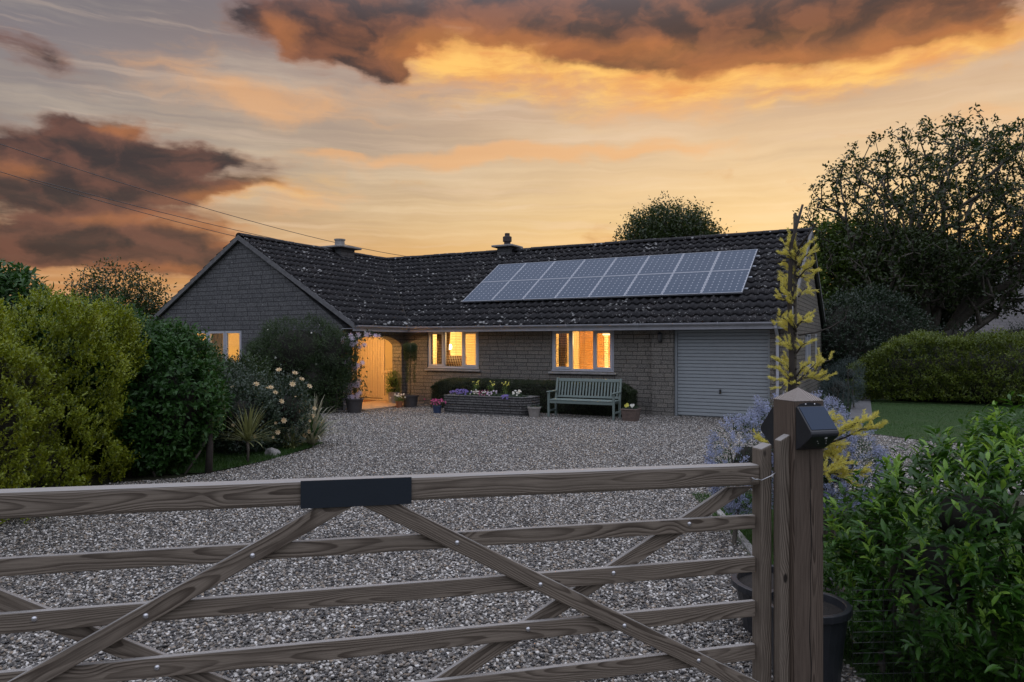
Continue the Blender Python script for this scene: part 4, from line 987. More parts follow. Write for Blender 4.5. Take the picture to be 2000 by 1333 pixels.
def shrub(name, ells, n, k, slen, L, Wd, m, label, cat='shrub', stems=True, group=None, shell=(.74, 1.05), corescale=.72, lumpy=.13, ls=1.0, stray=30, **kw):
    e0 = ells[0]; root = empty(name, (e0[0], e0[1], 0), 0, label, cat, group)
    ofs = np.array([e0[0], e0[1], 0]); P, Nn = blob_pts(ells, n, shell, lumpy=lumpy, ls=ls)
    sv = None
    if stray:
        up_ = Nn[:, 2] > .15; Ps, Ns = P[up_][:stray], Nn[up_][:stray]
        V, Q = shoots(Ps + Ns * slen * .15, Ns, int(k * 1.6), slen * 2.0, L, Wd, up=1.0, outw=.8, rnd=.55, axis_mix=.45, fine=kw.get('fine', False)); sv = (V, Q)
    V, Q = cat_mesh([shoots(P, Nn, k, slen, L, Wd, **kw)] + ([sv] if sv else [])); npmesh('foliage', V - ofs, Q, m, root)
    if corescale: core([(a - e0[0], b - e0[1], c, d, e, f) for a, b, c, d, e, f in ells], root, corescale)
    if stems:
        mb = MB()
        for (cx, cy, cz, rx, ry, rz) in ells:
            for i in range(3):
                a = random.uniform(0, 6.28); x, y = cx - e0[0], cy - e0[1]
                mb.tube([(x + .12 * math.cos(a), y + .12 * math.sin(a), 0), (x + rx * .25 * math.cos(a), y + ry * .25 * math.sin(a), cz * .6), (x + rx * .5 * math.cos(a), y + ry * .5 * math.sin(a), cz + rz * .3)], [.022, .016, .006], 6)
        mb.build('stem', BARK, root)
    return root
def flowers(P, Nn, r, petals=5, cup=.35, wr=.75):
    parts = []
    Nn = nrmz(Nn); a0 = nrmz(np.cross(Nn, rdir(len(P))))
    b0 = np.cross(Nn, a0); rr = np.broadcast_to(r, (len(P),)) * rng.uniform(.75, 1.2, len(P))
    for i in range(petals):
        t = 2 * math.pi * i / petals; d = a0 * math.cos(t) + b0 * math.sin(t) + Nn * cup
        parts.append(leaves(P, d, Nn, rr, rr * wr, False, .12, .12))
    return cat_mesh(parts)

L_GOLD = leafmat('golden_privet_leaf', (.11, .16, .008), (.31, .36, .02), c3=(.05, .08, .01))
L_DARK = leafmat('dark_shrub_leaf', (.012, .040, .008), (.04, .11, .02), rough=.5, spec=.3)
L_ELD = leafmat('elder_leaf', (.02, .06, .012), (.05, .13, .028), rough=.5)
L_CON = leafmat('climber_leaf', (.010, .024, .007), (.045, .085, .02), rough=.55)
L_ROSE = leafmat('rose_leaf', (.015, .035, .02), (.05, .08, .045), rough=.4)
L_LAU = leafmat('laurel_leaf', (.011, .048, .006), (.06, .155, .016), rough=.38, tr=.3, spec=.4)
L_BOX = leafmat('box_leaf', (.012, .022, .007), (.035, .055, .016))
L_HED = leafmat('far_hedge_leaf', (.028, .058, .008), (.16, .21, .02), c3=(.2, .22, .03))
L_RHO = leafmat('rhododendron_leaf', (.008, .022, .010), (.022, .045, .018), rough=.4)
L_JUN = leafmat('juniper_needle', (.035, .06, .06), (.09, .13, .13))
L_TREE = leafmat('tree_leaf', (.012, .025, .006), (.045, .075, .014))
L_TREG = leafmat('young_tree_leaf', (.05, .10, .015), (.14, .22, .03))
L_CED = leafmat('golden_cedar_needle', (.44, .42, .08), (.80, .74, .24), rough=.6, tr=.35)
L_CEA = leafmat('ceanothus_leaf', (.012, .035, .012), (.04, .08, .03))
F_BLUE = leafmat('blue_blossom', (.20, .23, .38), (.42, .46, .64), rough=.8, tr=.3)
F_MAU = leafmat('mauve_petal', (.38, .32, .48), (.66, .58, .68), rough=.7, tr=.35)
F_PEA = leafmat('peach_petal', (.55, .36, .20), (.80, .70, .46), rough=.6, tr=.3)
F_WHI = leafmat('white_petal', (.55, .55, .50), (.8, .8, .75), rough=.6, tr=.3)
F_PUR = leafmat('purple_petal', (.10, .07, .30), (.26, .20, .52), rough=.6)
F_MAG = leafmat('magenta_petal', (.35, .03, .14), (.55, .10, .28), rough=.6)
F_YEL = leafmat('yellow_petal', (.45, .42, .05), (.7, .66, .12), rough=.6)
BLADE = leafmat('grass_blade', (.02, .055, .010), (.06, .14, .025), rough=.5)
STRAP = leafmat('strap_leaf', (.09, .10, .03), (.24, .26, .11), rough=.45)
STRAP2 = leafmat('pale_strap_leaf', (.13, .13, .085), (.40, .39, .28), rough=.5)

# golden hedge on the left
hx = empty('golden_hedge', (-6.1, 6.9, 0), 0, 'clipped golden yellow hedge at the left edge of the gravel', 'hedge')
def hedge_pts(n, x0, x1, y0, y1, z1, faces='rtf', lum=.16, zmin=.02):
    A = {'r': (y1 - y0) * z1, 't': (x1 - x0) * (y1 - y0), 'f': (x1 - x0) * z1, 'b': (x1 - x0) * z1}
    tot = sum(A[f] for f in faces); PP = []; NN = []
    for f in faces:
        m_ = int(n * A[f] / tot); a, b = rng.random(m_), rng.random(m_)
        if f == 'r': P = np.stack([np.full(m_, x1), y0 + a * (y1 - y0), zmin + b * (z1 - zmin)], 1); N_ = np.tile([1., 0, 0], (m_, 1))
        elif f == 't': P = np.stack([x0 + a * (x1 - x0), y0 + b * (y1 - y0), np.full(m_, z1)], 1); N_ = np.tile([0., 0, 1], (m_, 1))
        elif f == 'f': P = np.stack([x0 + a * (x1 - x0), np.full(m_, y0), zmin + b * (z1 - zmin)], 1); N_ = np.tile([0., -1, 0], (m_, 1))
        else: P = np.stack([x0 + a * (x1 - x0), np.full(m_, y1), zmin + b * (z1 - zmin)], 1); N_ = np.tile([0., 1, 0], (m_, 1))
        PP.append(P); NN.append(N_)
    P = np.concatenate(PP); N_ = np.concatenate(NN)
    r = min(x1 - x0, y1 - y0, z1 * 1.4) * .26; lo, hi = np.array([x0 + r, y0 + r, -99]), np.array([x1 - r, y1 - r, z1 - r])
    inn = np.clip(P, lo, hi); dv = P - inn; ds = np.linalg.norm(dv, axis=1, keepdims=True); ND_ = np.where(ds > 1e-4, dv / np.maximum(ds, 1e-4), N_); P = inn + ND_ * np.minimum(ds, r)
    kk = (lump(P + 1.7, 3.4) + rng.normal(size=len(P)) * .3 > -.15) | (rng.random(len(P)) > .7); P, N_, ND_ = P[kk], N_[kk], ND_[kk]; N_ = ND_
    P = P + ND_ * (lump(P, 1.5) * lum + lump(P, 4.) * lum * .45)[:, None] - N_ * (rng.random((len(P), 1)) ** 2 * .13)
    return P, N_
o6 = np.array([-6.1, 6.9, 0])
P, N_ = hedge_pts(30000, -7.7, -4.92, 3.4, 9.85, 2.12, lum=.38)
V1 = shoots(P, N_, 8, .15, .046, .024, up=.7, outw=.45, rnd=.5)
top_ = (N_[:, 2] > .3) | (rng.random(len(P)) < .05); Ps, Ns = P[top_][:420], N_[top_][:420]; V, Q = shoots(Ps + Ns * .06, Ns, 12, .26, .044, .023, up=1.0, outw=.7, rnd=.45); V, Q = cat_mesh([V1, (V, Q)]); npmesh('foliage', V - o6, Q, L_GOLD, hx)
mb = MB(); mb.box(-1.3, .66, -3.0, 1.95, 0, 1.68); mb.build('branches_or_core', DARKCORE, hx, bevel=.3, seg=4)  # dark box added inside the hedge to block light

shrub('dark_shrub', [(-5.3, 10.3, 1.08, 1.0, 1.0, 1.0), (-6.3, 10.8, 1.2, 1.5, 1.0, .98), (-4.75, 9.75, .92, .72, .6, .78), (-5.75, 10.05, 1.15, .8, .6, .92)], 7000, 6, .26, .085, .045, L_DARK,
      'large dark leaved shrub between the golden hedge and the roses', up=.1, outw=.7, rnd=.6, fine=False, droop=.35, corescale=.66, lumpy=.2)
tk = empty('leaning_trunk', (-4.10, 9.72, 0), 0, 'bare dark trunk and leaning stems at the right foot of the dark shrub', 'trunk')
mb = MB(); mb.tube([(0, 0, 0), (.01, .02, .4), (-.02, .05, .8), (-.1, .1, 1.2)], [.05, .042, .038, .02], 10); mb.build('trunk', BARKD, tk, smooth=True)
mb = MB(); mb.tube([(-.28, -.1, 0), (-.12, -.02, .28), (-.02, .02, .5)], .016, 8); mb.tube([(-1.0, -.15, 0), (-.8, -.05, .35), (-.7, 0, .6)], .02, 8); mb.tube([(-.62, -.2, 0), (-.85, -.05, .3), (-1.0, 0, .5)], .016, 8); mb.build('stem', BARK, tk, smooth=True)
shrub('elder_bush', [(-6.75, 9.3, 1.75, 1.05, .8, .98), (-7.8, 9.2, 1.9, .9, .8, .85), (-5.9, 9.7, 1.5, .6, .6, .72)], 2600, 7, .30, .12, .058, L_ELD, 'tall elder bush with big green leaves rising behind the golden hedge', stray=0, up=.3, outw=.6, rnd=.6, fine=True, droop=.3, corescale=.66, lumpy=.22)
shrub('far_left_shrub', [(-8.6, 14.5, 1.4, 1.6, 1.2, 1.2), (-7.6, 13.3, 1.15, 1.0, .9, 1.0)], 3600, 6, .25, .07, .035, L_DARK, 'green shrub filling the gap left of the gable window', corescale=.68, lumpy=.18)
shrub('window_shrub', [(-6.1, 14.4, .75, .8, .7, .80), (-5.25, 14.2, .72, .5, .5, .80)], 2200, 6, .25, .06, .034, L_CON, 'dark bush with loose shoots in front of the gable window', corescale=.6, lumpy=.25, up=.6)
shrub('grey_rose_bush', [(-4.9, 12.4, .68, .85, .75, .66), (-4.3, 11.5, .55, .55, .5, .5), (-5.2, 11.6, .8, .7, .6, .6)], 3300, 6, .22, .055, .034, L_ROSE, 'low grey green rose bush without flowers left of the cordyline', corescale=.62, lumpy=.22)
rb = shrub('flowering_rose_bush', [(-3.72, 11.95, .62, .40, .40, .60), (-4.05, 11.7, .5, .35, .35, .45)], 900, 6, .25, .05, .03, L_ROSE, 'rose bush with cream and peach flowers beside the gravel', corescale=.45, lumpy=.25)
P, N_ = blob_pts([(-3.75, 11.9, .62, .46, .45, .62), (-4.15, 11.6, .55, .5, .4, .5)], 34, (.98, 1.1)); P[:, 2] += .05
v_ = nrmz(np.array([0, 0, 1.75]) - P); nn = nrmz(N_ * .5 + v_ * .7 + [0, 0, .4])
rose_mesh = None
V, Q = cat_mesh([flowers(np.zeros((1, 3)), np.array([[0, 0, 1.]]), .042, 7, .6), flowers(np.zeros((1, 3)), np.array([[0, 0, 1.]]), .030, 6, 1.3), flowers(np.zeros((1, 3)), np.array([[0, 0, 1.]]), .02, 5, 2.0)])
for i in range(len(P)):
    if i == 0: ro = npmesh('rose_flower', V, Q, F_PEA, rb); r0_ = ro
    else: ro = r0_.copy(); col.objects.link(ro); ro.parent = rb
    ro.location = P[i] - [-3.72, 11.95, 0]; ro.rotation_euler = Vector(nn[i]).to_track_quat('Z', 'Y').to_euler(); ro.scale = [random.uniform(.6, 1.25)] * 3

# cordyline and phormium: arching straps
def straps(cx, cy, cz, n, Ls, Wd, m, name, parent, base=(0, 0), el_rng=(10, 85), gravity=.5):
    mb_v = []; mb_q = []; b = 0
    for i in range(n):
        a = rng.uniform(0, 2 * math.pi); e = R(rng.uniform(*el_rng)); L_ = Ls * rng.uniform(.65, 1.15); w_ = Wd * rng.uniform(.7, 1.2)
        p = Vector((cx + rng.normal() * .015, cy + rng.normal() * .015, cz)); d = Vector((math.cos(a) * math.cos(e), math.sin(a) * math.cos(e), math.sin(e))); sd_ = Vector((-math.sin(a), math.cos(a), 0)); ns = 7
        g = gravity * rng.uniform(.5, 1.6)
        for k in range(ns + 1):
            t = k / ns; ww = w_ * (.6 + .9 * t) * (1 - t) ** .5 if t > .0 else w_ * .6; ww = max(ww, .0008)
            up_ = d.cross(sd_).normalized()
            mb_v += [p - sd_ * ww / 2 + up_ * 0, p + up_ * (-ww * .15), p + sd_ * ww / 2]
            if k: o_ = b + 3 * (k - 1); mb_q += [(o_, o_ + 1, o_ + 4, o_ + 3), (o_ + 1, o_ + 2, o_ + 5, o_ + 4)]
            d = (d + Vector((0, 0, -g * t / ns * 2.2))).normalized(); p = p + d * (L_ / ns)
        b += 3 * (ns + 1)
    return npmesh(name, np.array([tuple(v) for v in mb_v]), np.array(mb_q), m, parent)
cd = empty('cordyline', (-3.88, 10.55, 0), 0, 'small spiky cordyline with a bare stem standing in the grass patch', 'plant')
MB().tube([(0, 0, 0), (.01, 0, .2), (0, 0, .34)], [.022, .02, .026], 8).build('trunk', BARK, cd, smooth=True)
straps(0, 0, .33, 95, .56, .022, STRAP, 'foliage', cd, el_rng=(0, 85), gravity=.45)
ph = empty('phormium', (-3.42, 12.3, 0), 0, 'arching pale striped phormium leaning over the gravel edge', 'plant')
straps(0, 0, .02, 70, .85, .035, STRAP2, 'foliage', ph, el_rng=(35, 88), gravity=1.0)
straps(-.05, .1, .02, 60, .6, .03, L_DARK, 'inner_leaves', ph, el_rng=(40, 88), gravity=.8)
tf = empty('grass_tuft', (-3.6, 11.75, 0), 0, 'loose tuft of long green blades between cordyline and phormium', 'plant')
straps(0, 0, .0, 60, .55, .014, STRAP, 'foliage', tf, el_rng=(30, 85), gravity=1.1)
# rock
def rock(name, loc, s, label, cat='stone'):
    import bmesh
    b = bmesh.new(); bmesh.ops.create_icosphere(b, subdivisions=3, radius=1)
    for v in b.verts:
        n = v.co.normalized(); f = 1 + .16 * math.sin(3 * n.x + 2 * n.y + loc[0]) + .12 * math.sin(5 * n.z - 4 * n.y) + random.uniform(-.03, .03); v.co = Vector((n.x * s[0] * f, n.y * s[1] * f, max(-.25, n.z) * s[2] * f))
    me = bpy.data.meshes.new(name); b.to_mesh(me); o = link(name, me, CONC); o.location = loc; return tag(o, label, cat)
rock('rock', (-3.74, 11.25, .02), (.13, .10, .11), 'pale rough rock at the edge of the grass patch')
# grass blades
def blades(name, poly, n, h, label, m=BLADE):
    poly = np.array(poly); lo, hi = poly.min(0), poly.max(0); out = []
    while len(out) < n:
        p = lo + rng.random((n, 2)) * (hi - lo); ins = np.zeros(n, bool); j = len(poly) - 1
        for i in range(len(poly)):
            xi, yi = poly[i]; xj, yj = poly[j]; c = ((yi > p[:, 1]) != (yj > p[:, 1])) & (p[:, 0] < (xj - xi) * (p[:, 1] - yi) / (yj - yi + 1e-12) + xi); ins ^= c; j = i
        out += list(p[ins])
    p = np.array(out[:n]); P = np.concatenate([p, np.full((n, 1), .006)], 1)
    d = nrmz(np.concatenate([rng.normal(size=(n, 2)) * .45, np.ones((n, 1))], 1)); hh = h * rng.uniform(.5, 1.4, n) * (1 + .5 * lump(P, .8))
    V, Q = leaves(P, d, rdir(n), hh, np.full(n, .006), False, .1, .15)
    return tag(npmesh(name, V, Q, m), label, 'grass', kind='stuff')
GP = [(-5.0, 9.5), (-4.15, 9.75), (-3.85, 10.3), (-3.6, 11.0), (-3.45, 11.8), (-3.3, 12.6), (-5.5, 12.6), (-5.5, 10.0)]
sheet('grass_patch', GP, 0.012, GRASS)
blades('grass', GP, 26000, .07, 'short green grass around the cordyline')
blades('grass', [(2.06, 8.3), (2.04, 7.5), (1.98, 6.2), (1.9, 5.0), (1.82, 3.6), (2.6, 3.2), (3.4, 5.5), (3.6, 8.2)], 26000, .05, 'short grass in the bed beyond the kerb')
blades('grass', [(7.0, 14.1), (7.5, 13.0), (9.6, 11.5), (13, 9.7), (22, 9), (22, 15), (10.0, 22)], 60000, .035, 'mown lawn grass in front of the far hedge', L_HED if False else BLADE)

# climbing shrub on the gable wall and clematis by the arch
cs_ = shrub('climbing_shrub', [(-5.5, 18.55, 1.50, 1.15, .58, .92), (-4.85, 18.25, .85, .68, .42, .72), (-6.25, 19.1, 1.15, .75, .5, .95), (-4.55, 18.2, 1.45, .48, .36, .72)], 9500, 7, .22, .040, .020, L_CON,
            'big dark rounded climbing shrub against the gable wall beside the porch', up=.4, corescale=.66, lumpy=.42, ls=1.5)
P, N_ = blob_pts([(-5.45, 18.5, 1.50, 1.1, .6, .92)], 26, (1, 1.08)); V, Q = flowers(P, nrmz(N_ + [0, -.8, .2]), .028, 5); npmesh('flowers', V - [-5.45, 18.55, 0], Q, F_WHI, cs_)
def pot(name, x, y, r0, r1, h, m, label, rim=.02, square=False):
    t_ = empty(name, (x, y, 0), -TH if square else 0, label, 'plant pot')
    if square:
        mb = MB(); a, b = r0, r1; mb.hexa([(-a, -a, 0), (a, -a, 0), (a, a, 0), (-a, a, 0), (-b, -b, h), (b, -b, h), (b, b, h), (-b, b, h)]); mb.build('body', m, t_, bevel=.01)
        mb = MB(); mb.box(-b - rim, b + rim, -b - rim, b + rim, h + .001, h + .03); mb.build('rim', m, t_, bevel=.008)
        mb = MB()
        for z in (h * .33, h * .66): c = a + (b - a) * z / h + .004; mb.box(-c, c, -c, c, z, z + .012)
        mb.build('band', m, t_)
        MB().box(-b + .01, b - .01, -b + .01, b - .01, h + .031, h + .036).build('soil', SOIL, t_)
    else:
        MB().lathe([(.001, .0), (r0, 0), (r0 + (r1 - r0) * .5, h * .5), (r1, h - .04), (r1 + rim, h - .038), (r1 + rim, h), (r1 - .012, h), (r1 - .02, h - .05), (.001, h - .045)]).build('body', m, t_, smooth=False, bevel=.004)
        MB().lathe([(r1 - .018, h - .04), (.001, h - .034)]).build('soil', SOIL, t_)
    return t_
pot('clematis_pot', -4.02, 18.35, .17, .22, .37, POTD, 'dark round pot at the foot of the clematis left of the porch')
cl = empty('clematis', (-4.02, 18.40, .33), 0, 'clematis with large pale mauve flowers climbing the left side of the arch', 'climber')
zs = np.linspace(0, 1.62, 400); cx_ = -.02 + .05 * np.sin(zs * 4) ; P = np.stack([cx_, .02 + .05 * np.cos(zs * 3), zs], 1) + rng.normal(size=(400, 3)) * [.13, .09, .04]
P2 = np.stack([np.linspace(0, .5, 60), .05 + np.linspace(0, .95, 60), 1.60 + .06 * np.sin(np.linspace(0, 3, 60))], 1) + rng.normal(size=(60, 3)) * [.04, .05, .05]
PP = np.concatenate([P, P2]); V, Q = shoots(PP, rdir(len(PP)) + [0, -1, 0], 6, .12, .05, .028, up=.2); npmesh('foliage', V, Q, L_CEA, cl)
fz = np.concatenate([rng.uniform(-.02, .30, 14), rng.uniform(.30, 1.25, 20), rng.uniform(1.35, 1.68, 12)]); P = np.stack([-.02 + rng.normal(size=len(fz)) * .11, -.10 + rng.normal(size=len(fz)) * .04, fz], 1)
P = np.concatenate([P, P2[::10] + [0, -.08, 0]]); V, Q = flowers(P, nrmz(np.array([.2, -1, .25]) + rdir(len(P)) * .45), .085, 7, .12, .42); npmesh('flowers', V, Q, F_MAU, cl)
MB().tube([(0, 0, 0), (.03, .02, .8), (-.02, .03, 1.6)], .012, 6).build('stem', BARK, cl)
# pots right of the porch
pot('bamboo_pot', -3.42, 20.75, .13, .17, .38, POTW, 'tall pot standing against the right side of the porch arch')
bt = shrub('potted_shrub', [(-3.42, 20.72, .66, .24, .22, .30), (-3.42, 20.72, .42, .2, .2, .12)], 520, 6, .16, .04, .016, L_TREG, 'light green bushy plant in the pot by the porch', corescale=.5, stems=False, cat='plant', lumpy=.3)
pot('terracotta_pot', -3.10, 19.78, .075, .095, .19, TERRA, 'small terracotta pot between the porch and the large dark pot', rim=.008)
wf = empty('white_flowers', (-3.10, 19.78, .19), 0, 'small white flowers growing in the terracotta pot', 'plant')
P = np.stack([rng.normal(size=150) * .07, rng.normal(size=150) * .07, rng.uniform(-.02, .12, 150)], 1); V, Q = shoots(P, rdir(150), 5, .06, .03, .012); npmesh('foliage', V, Q, L_TREG, wf)
P = np.stack([rng.normal(size=26) * .09, rng.normal(size=26) * .07, rng.uniform(.08, .2, 26)], 1); V, Q = flowers(P, rdir(26) * .4 + [0, -.7, .7], .028, 5); npmesh('flowers', V, Q, F_WHI, wf)
pot('large_dark_pot', -2.83, 20.0, .18, .22, .34, POTD, 'wide dark pot holding the weeping standard tree by the wall')
wt = empty('weeping_standard', (-2.83, 20.0, .30), 0, 'slim weeping standard tree trained as a mop head right of the porch', 'tree')
MB().tube([(0, 0, 0), (-.01, .01, .8), (.01, 0, 1.42)], [.016, .014, .012], 8).build('trunk', BARK, wt, smooth=True)
n_ = 2600; a = rng.uniform(0, 6.28, n_); q_ = rng.random(n_); dropl = np.where(rng.random(n_) < .6, rng.random(n_) * 1.05, rng.random(n_) * .4) * (.4 + .6 * (np.sin(a * 3) > 0)); rr = .05 + .15 * np.sqrt(q_) * (1 - .35 * dropl)
P = np.stack([rr * np.cos(a), rr * np.sin(a), 1.50 - q_ * .08 - dropl], 1); V, Q = shoots(P, nrmz(P * [1, 1, 0] + [0, 0, -.3]), 6, .09, .026, .009, up=-.7, outw=.3, rnd=.3); npmesh('crown', V, Q, L_CON, wt)

# planter, box hedge, bench and pots along the wall
def lp(lx, ly, lz=0.0): v = Matrix.Rotation(-TH, 3, 'Z') @ Vector((lx, ly, 0)) + Vector((4.019, 17.488, lz)); return v
pn = local_thing('stone_planter', -5.44, -2.02, 0, 'long low drystone planter in front of the box hedge', 'planter', rz=R(2.5))
prof = [(0, 0), (2.18, 0), (2.34, .22), (2.34, .72), (0, .72)]
def ringwall(prof, h, th, z0=0):
    mb = MB(); n_ = len(prof); c = Vector((1.15, .36)); inn = []
    for i in range(n_):
        p = Vector(prof[i]); a = (p - Vector(prof[i - 1])).normalized(); b = (Vector(prof[(i + 1) % n_]) - p).normalized(); na, nb = Vector((-a.y, a.x)), Vector((-b.y, b.x)); m_ = (na + nb); m_ = m_ / (m_.dot(na)) ; inn.append(p + m_ * th)
    for i in range(n_):
        j = (i + 1) % n_; a, b, c_, d = Vector(prof[i]), Vector(prof[j]), inn[j], inn[i]
        mb.hexa([(a.x, a.y, z0), (b.x, b.y, z0), (c_.x, c_.y, z0), (d.x, d.y, z0), (a.x, a.y, h), (b.x, b.y, h), (c_.x, c_.y, h), (d.x, d.y, h)])
    return mb
# individual courses set slightly in and out so that the wall is rough
mb = MB(); z = 0; i = 0
while z < .44:
    hh_ = random.choice((.045, .055, .065)); hh_ = min(hh_, .475 - z); o_ = random.uniform(-.008, .010)
    m2 = ringwall([(x + (o_ if x > 1 else -o_), y - (o_ if y < .3 else -o_)) for x, y in prof], z + hh_ - .005, .16 + o_, z); mb.add(m2.v, m2.f); z += hh_
mb.build('planter_wall', PSTONE, pn, bevel=.008)
MB().box(.12, 2.1, .12, .62, .30, .40).build('soil', SOIL, pn)
pf = local_thing('planter_flowers', -5.44, -2.02, .40, 'purple, white and pink bedding flowers growing in the stone planter', 'flowers', rz=R(2.5))
P = np.stack([rng.uniform(.08, 2.15, 900), rng.uniform(.1, .55, 900), rng.uniform(-.02, .10, 900)], 1); V, Q = shoots(P, rdir(900), 5, .09, .035, .018, up=.8); npmesh('foliage', V, Q, L_CEA, pf)
def patch(x0, x1, n, m, r, z=.12, y0=.05, y1=.35):
    P = np.stack([rng.uniform(x0, x1, n), rng.uniform(y0, y1, n), z + rng.uniform(-.03, .08, n)], 1); V, Q = flowers(P, nrmz(np.array([0, -.8, .6]) + rdir(n) * .5), r, 5, .2, .9); npmesh('flowers', V, Q, m, pf)
patch(.06, .62, 60, F_PUR, .030); patch(.72, 1.1, 30, F_WHI, .022, .13); patch(.8, 1.2, 26, F_MAG, .02, .11); patch(1.22, 1.35, 14, F_MAU, .03, .12)
patch(1.62, 1.82, 26, F_PUR, .03, .04, -.03, .15); patch(1.85, 2.05, 12, F_WHI, .035, .14)
for cx in (.72, 1.15, 1.55): patch(cx - .09, cx + .09, 12, F_YEL, .02, .34, .3, .5)
P = np.stack([np.concatenate([rng.normal(c, .05, 40) for c in (.72, 1.15, 1.55)]), rng.uniform(.3, .5, 120), rng.uniform(.05, .34, 120)], 1); V, Q = shoots(P, np.tile([0, 0, 1.], (120, 1)), 4, .12, .05, .014, up=1); npmesh('yellow_flower_stalks', V, Q, L_TREG, pf)
bh = local_thing('box_hedge', -3.6, -.75, 0, 'low dark clipped hedge along the front wall behind planter and bench', 'hedge')
P, N_ = hedge_pts(22000, -2.95, 2.68, -.22, .45, .80, faces='tf', lum=.04)
k = 2600; P3 = np.stack([np.full(k, -2.95), rng.uniform(-.2, .4, k), rng.uniform(.02, .78, k)], 1) + rng.normal(size=(k, 3)) * .02; N3 = np.tile([-1., 0, 0], (k, 1))
P4 = P3 + [5.62, 0, 0]; P = np.concatenate([P, P3, P4]); N_ = np.concatenate([N_, N3, -N3])
P[:, 2] = np.minimum(P[:, 2], .8 - .25 * np.clip((np.abs(P[:, 0] + .13) - 2.35) / .5, 0, 1) ** 2)
V, Q = shoots(P, N_, 5, .07, .024, .013, up=.3); npmesh('foliage', V, Q, L_BOX, bh); MB().box(-2.85, 2.58, -.14, .42, 0, .72).build('branches_or_core', DARKCORE, bh, bevel=.12)  # the box is an added dark core that keeps light from passing through
pot('blue_pot', -1.90, 18.25, .09, .115, .20, POTB, 'small blue glazed pot at the left end of the stone planter', rim=.006)
mf = empty('magenta_flowers', (-1.90, 18.25, .2), 0, 'magenta flowers spilling from the small blue pot', 'plant')
P = np.stack([rng.normal(size=140) * .08, rng.normal(size=140) * .08, rng.uniform(-.03, .10, 140)], 1); V, Q = shoots(P, rdir(140), 4, .06, .03, .015); npmesh('foliage', V, Q, L_CEA, mf)
P = np.stack([rng.normal(size=60) * .09, rng.normal(size=60) * .08, rng.uniform(.03, .16, 60)], 1); V, Q = flowers(P, nrmz(rdir(60) * .5 + [0, -.7, .6]), .026, 5); npmesh('flowers', V, Q, F_MAG, mf)
pot('pale_pot', .53, 17.25, .11, .155, .25, POTW, 'pale round pot between the planter and the bench', rim=.012)
P = np.stack([rng.normal(size=50) * .08, rng.normal(size=50) * .08, rng.uniform(0, .05, 50)], 1); pp_ = empty('small_plant', (.53, 17.25, .22), 0, 'sparse withered plant in the pale pot', 'plant'); V, Q = shoots(P, rdir(50), 4, .08, .04, .012, up=.6); npmesh('foliage', V, Q, L_ROSE, pp_)
bp = pot('square_pot', 2.70, 16.35, .145, .175, .26, plain('brown_pot', (.12, .085, .07, 1), .7, var=.25), 'square brown panelled planter at the right end of the bench', rim=.015, square=True)
pz = empty('pansies', (2.70, 16.35, .27), -TH, 'yellow and white pansies in the square brown planter', 'plant')
P = np.stack([rng.uniform(-.15, .15, 120), rng.uniform(-.15, .15, 120), rng.uniform(0, .06, 120)], 1); V, Q = shoots(P, rdir(120), 4, .06, .03, .014, up=.6); npmesh('foliage', V, Q, L_CEA, pz)
P = np.array([[-.06, -.12, .08], [-.03, -.13, .10], [-.09, -.1, .09], [-.05, -.1, .12]]); V, Q = flowers(P, np.tile([0, -1., .4], (4, 1)), .04, 6, .2, .9); npmesh('yellow_flowers', V, Q, F_YEL, pz)
P = np.array([[.07, -.1, .08], [.10, -.12, .11], [.04, -.08, .1]]); V, Q = flowers(P, np.tile([0, -1., .4], (3, 1)), .035, 6, .2, .9); npmesh('white_flowers', V, Q, F_WHI, pz)
# garden bench
BL = 1.66
bn = local_thing('garden_bench', -2.66, -1.76, 0, 'sage green slatted garden bench on the gravel in front of the garage side hedge', 'bench', rz=R(3))
MB().box(.0, .05, .0, .055, 0, .60).build('leg', SAGE, bn, bevel=.006); MB().box(BL - .05, BL, .0, .055, 0, .60).build('leg', SAGE, bn, bevel=.006)
for x in (.0, BL - .05):
    mb = MB(); mb.hexa([(x, .47, 0), (x + .05, .47, 0), (x + .05, .53, 0), (x, .53, 0), (x, .47, .42), (x + .05, .47, .42), (x + .05, .53, .42), (x, .53, .42)])
    mb.build('leg', SAGE, bn, bevel=.005)
    mb = MB(); mb.hexa([(x + .001, .471, .4205), (x + .049, .471, .4205), (x + .049, .529, .4205), (x + .001, .529, .4205), (x + .001, .60, .93), (x + .049, .60, .93), (x + .049, .64, .93), (x + .001, .64, .93)])
    mb.build('back_post', SAGE, bn, bevel=.005)
    mb = MB(); xo = x + (-.008 if x == 0 else .0); mb.prism([(-.04, .601), (-.05, .615), (-.04, .632), (.55, .632), (.52, .601)], 'x', xo, xo + .058); mb.build('armrest', SAGE, bn, bevel=.008)
    MB().box(x + .01, x + .04, .056, .469, .14, .18).build('stretcher', SAGE, bn, bevel=.004)
mb = MB(); mb.box(.051, BL - .051, .005, .035, .345, .415); mb.box(.051, BL - .051, .48, .51, .345, .41); mb.build('apron', SAGE, bn, bevel=.005)
mb = MB()
for i in range(5): y = -.005 + i * .094; mb.box(.02 if i else .051, BL - (.02 if i else .051), y, y + .08, .416, .436)
mb.build('seat', SAGE, bn, bevel=.004)
mb = MB(); mb.hexa([(.051, .598, .845), (BL - .051, .598, .845), (BL - .051, .63, .845), (.051, .63, .845), (.051, .612, .915), (BL - .051, .612, .915), (BL - .051, .644, .915), (.051, .644, .915)]); mb.build('top_rail', SAGE, bn, bevel=.006)
mb = MB(); mb.hexa([(.051, .50, .46), (BL - .051, .50, .46), (BL - .051, .53, .46), (.051, .53, .46), (.051, .512, .51), (BL - .051, .512, .51), (BL - .051, .542, .51), (.051, .542, .51)]); mb.build('lower_rail', SAGE, bn, bevel=.004)
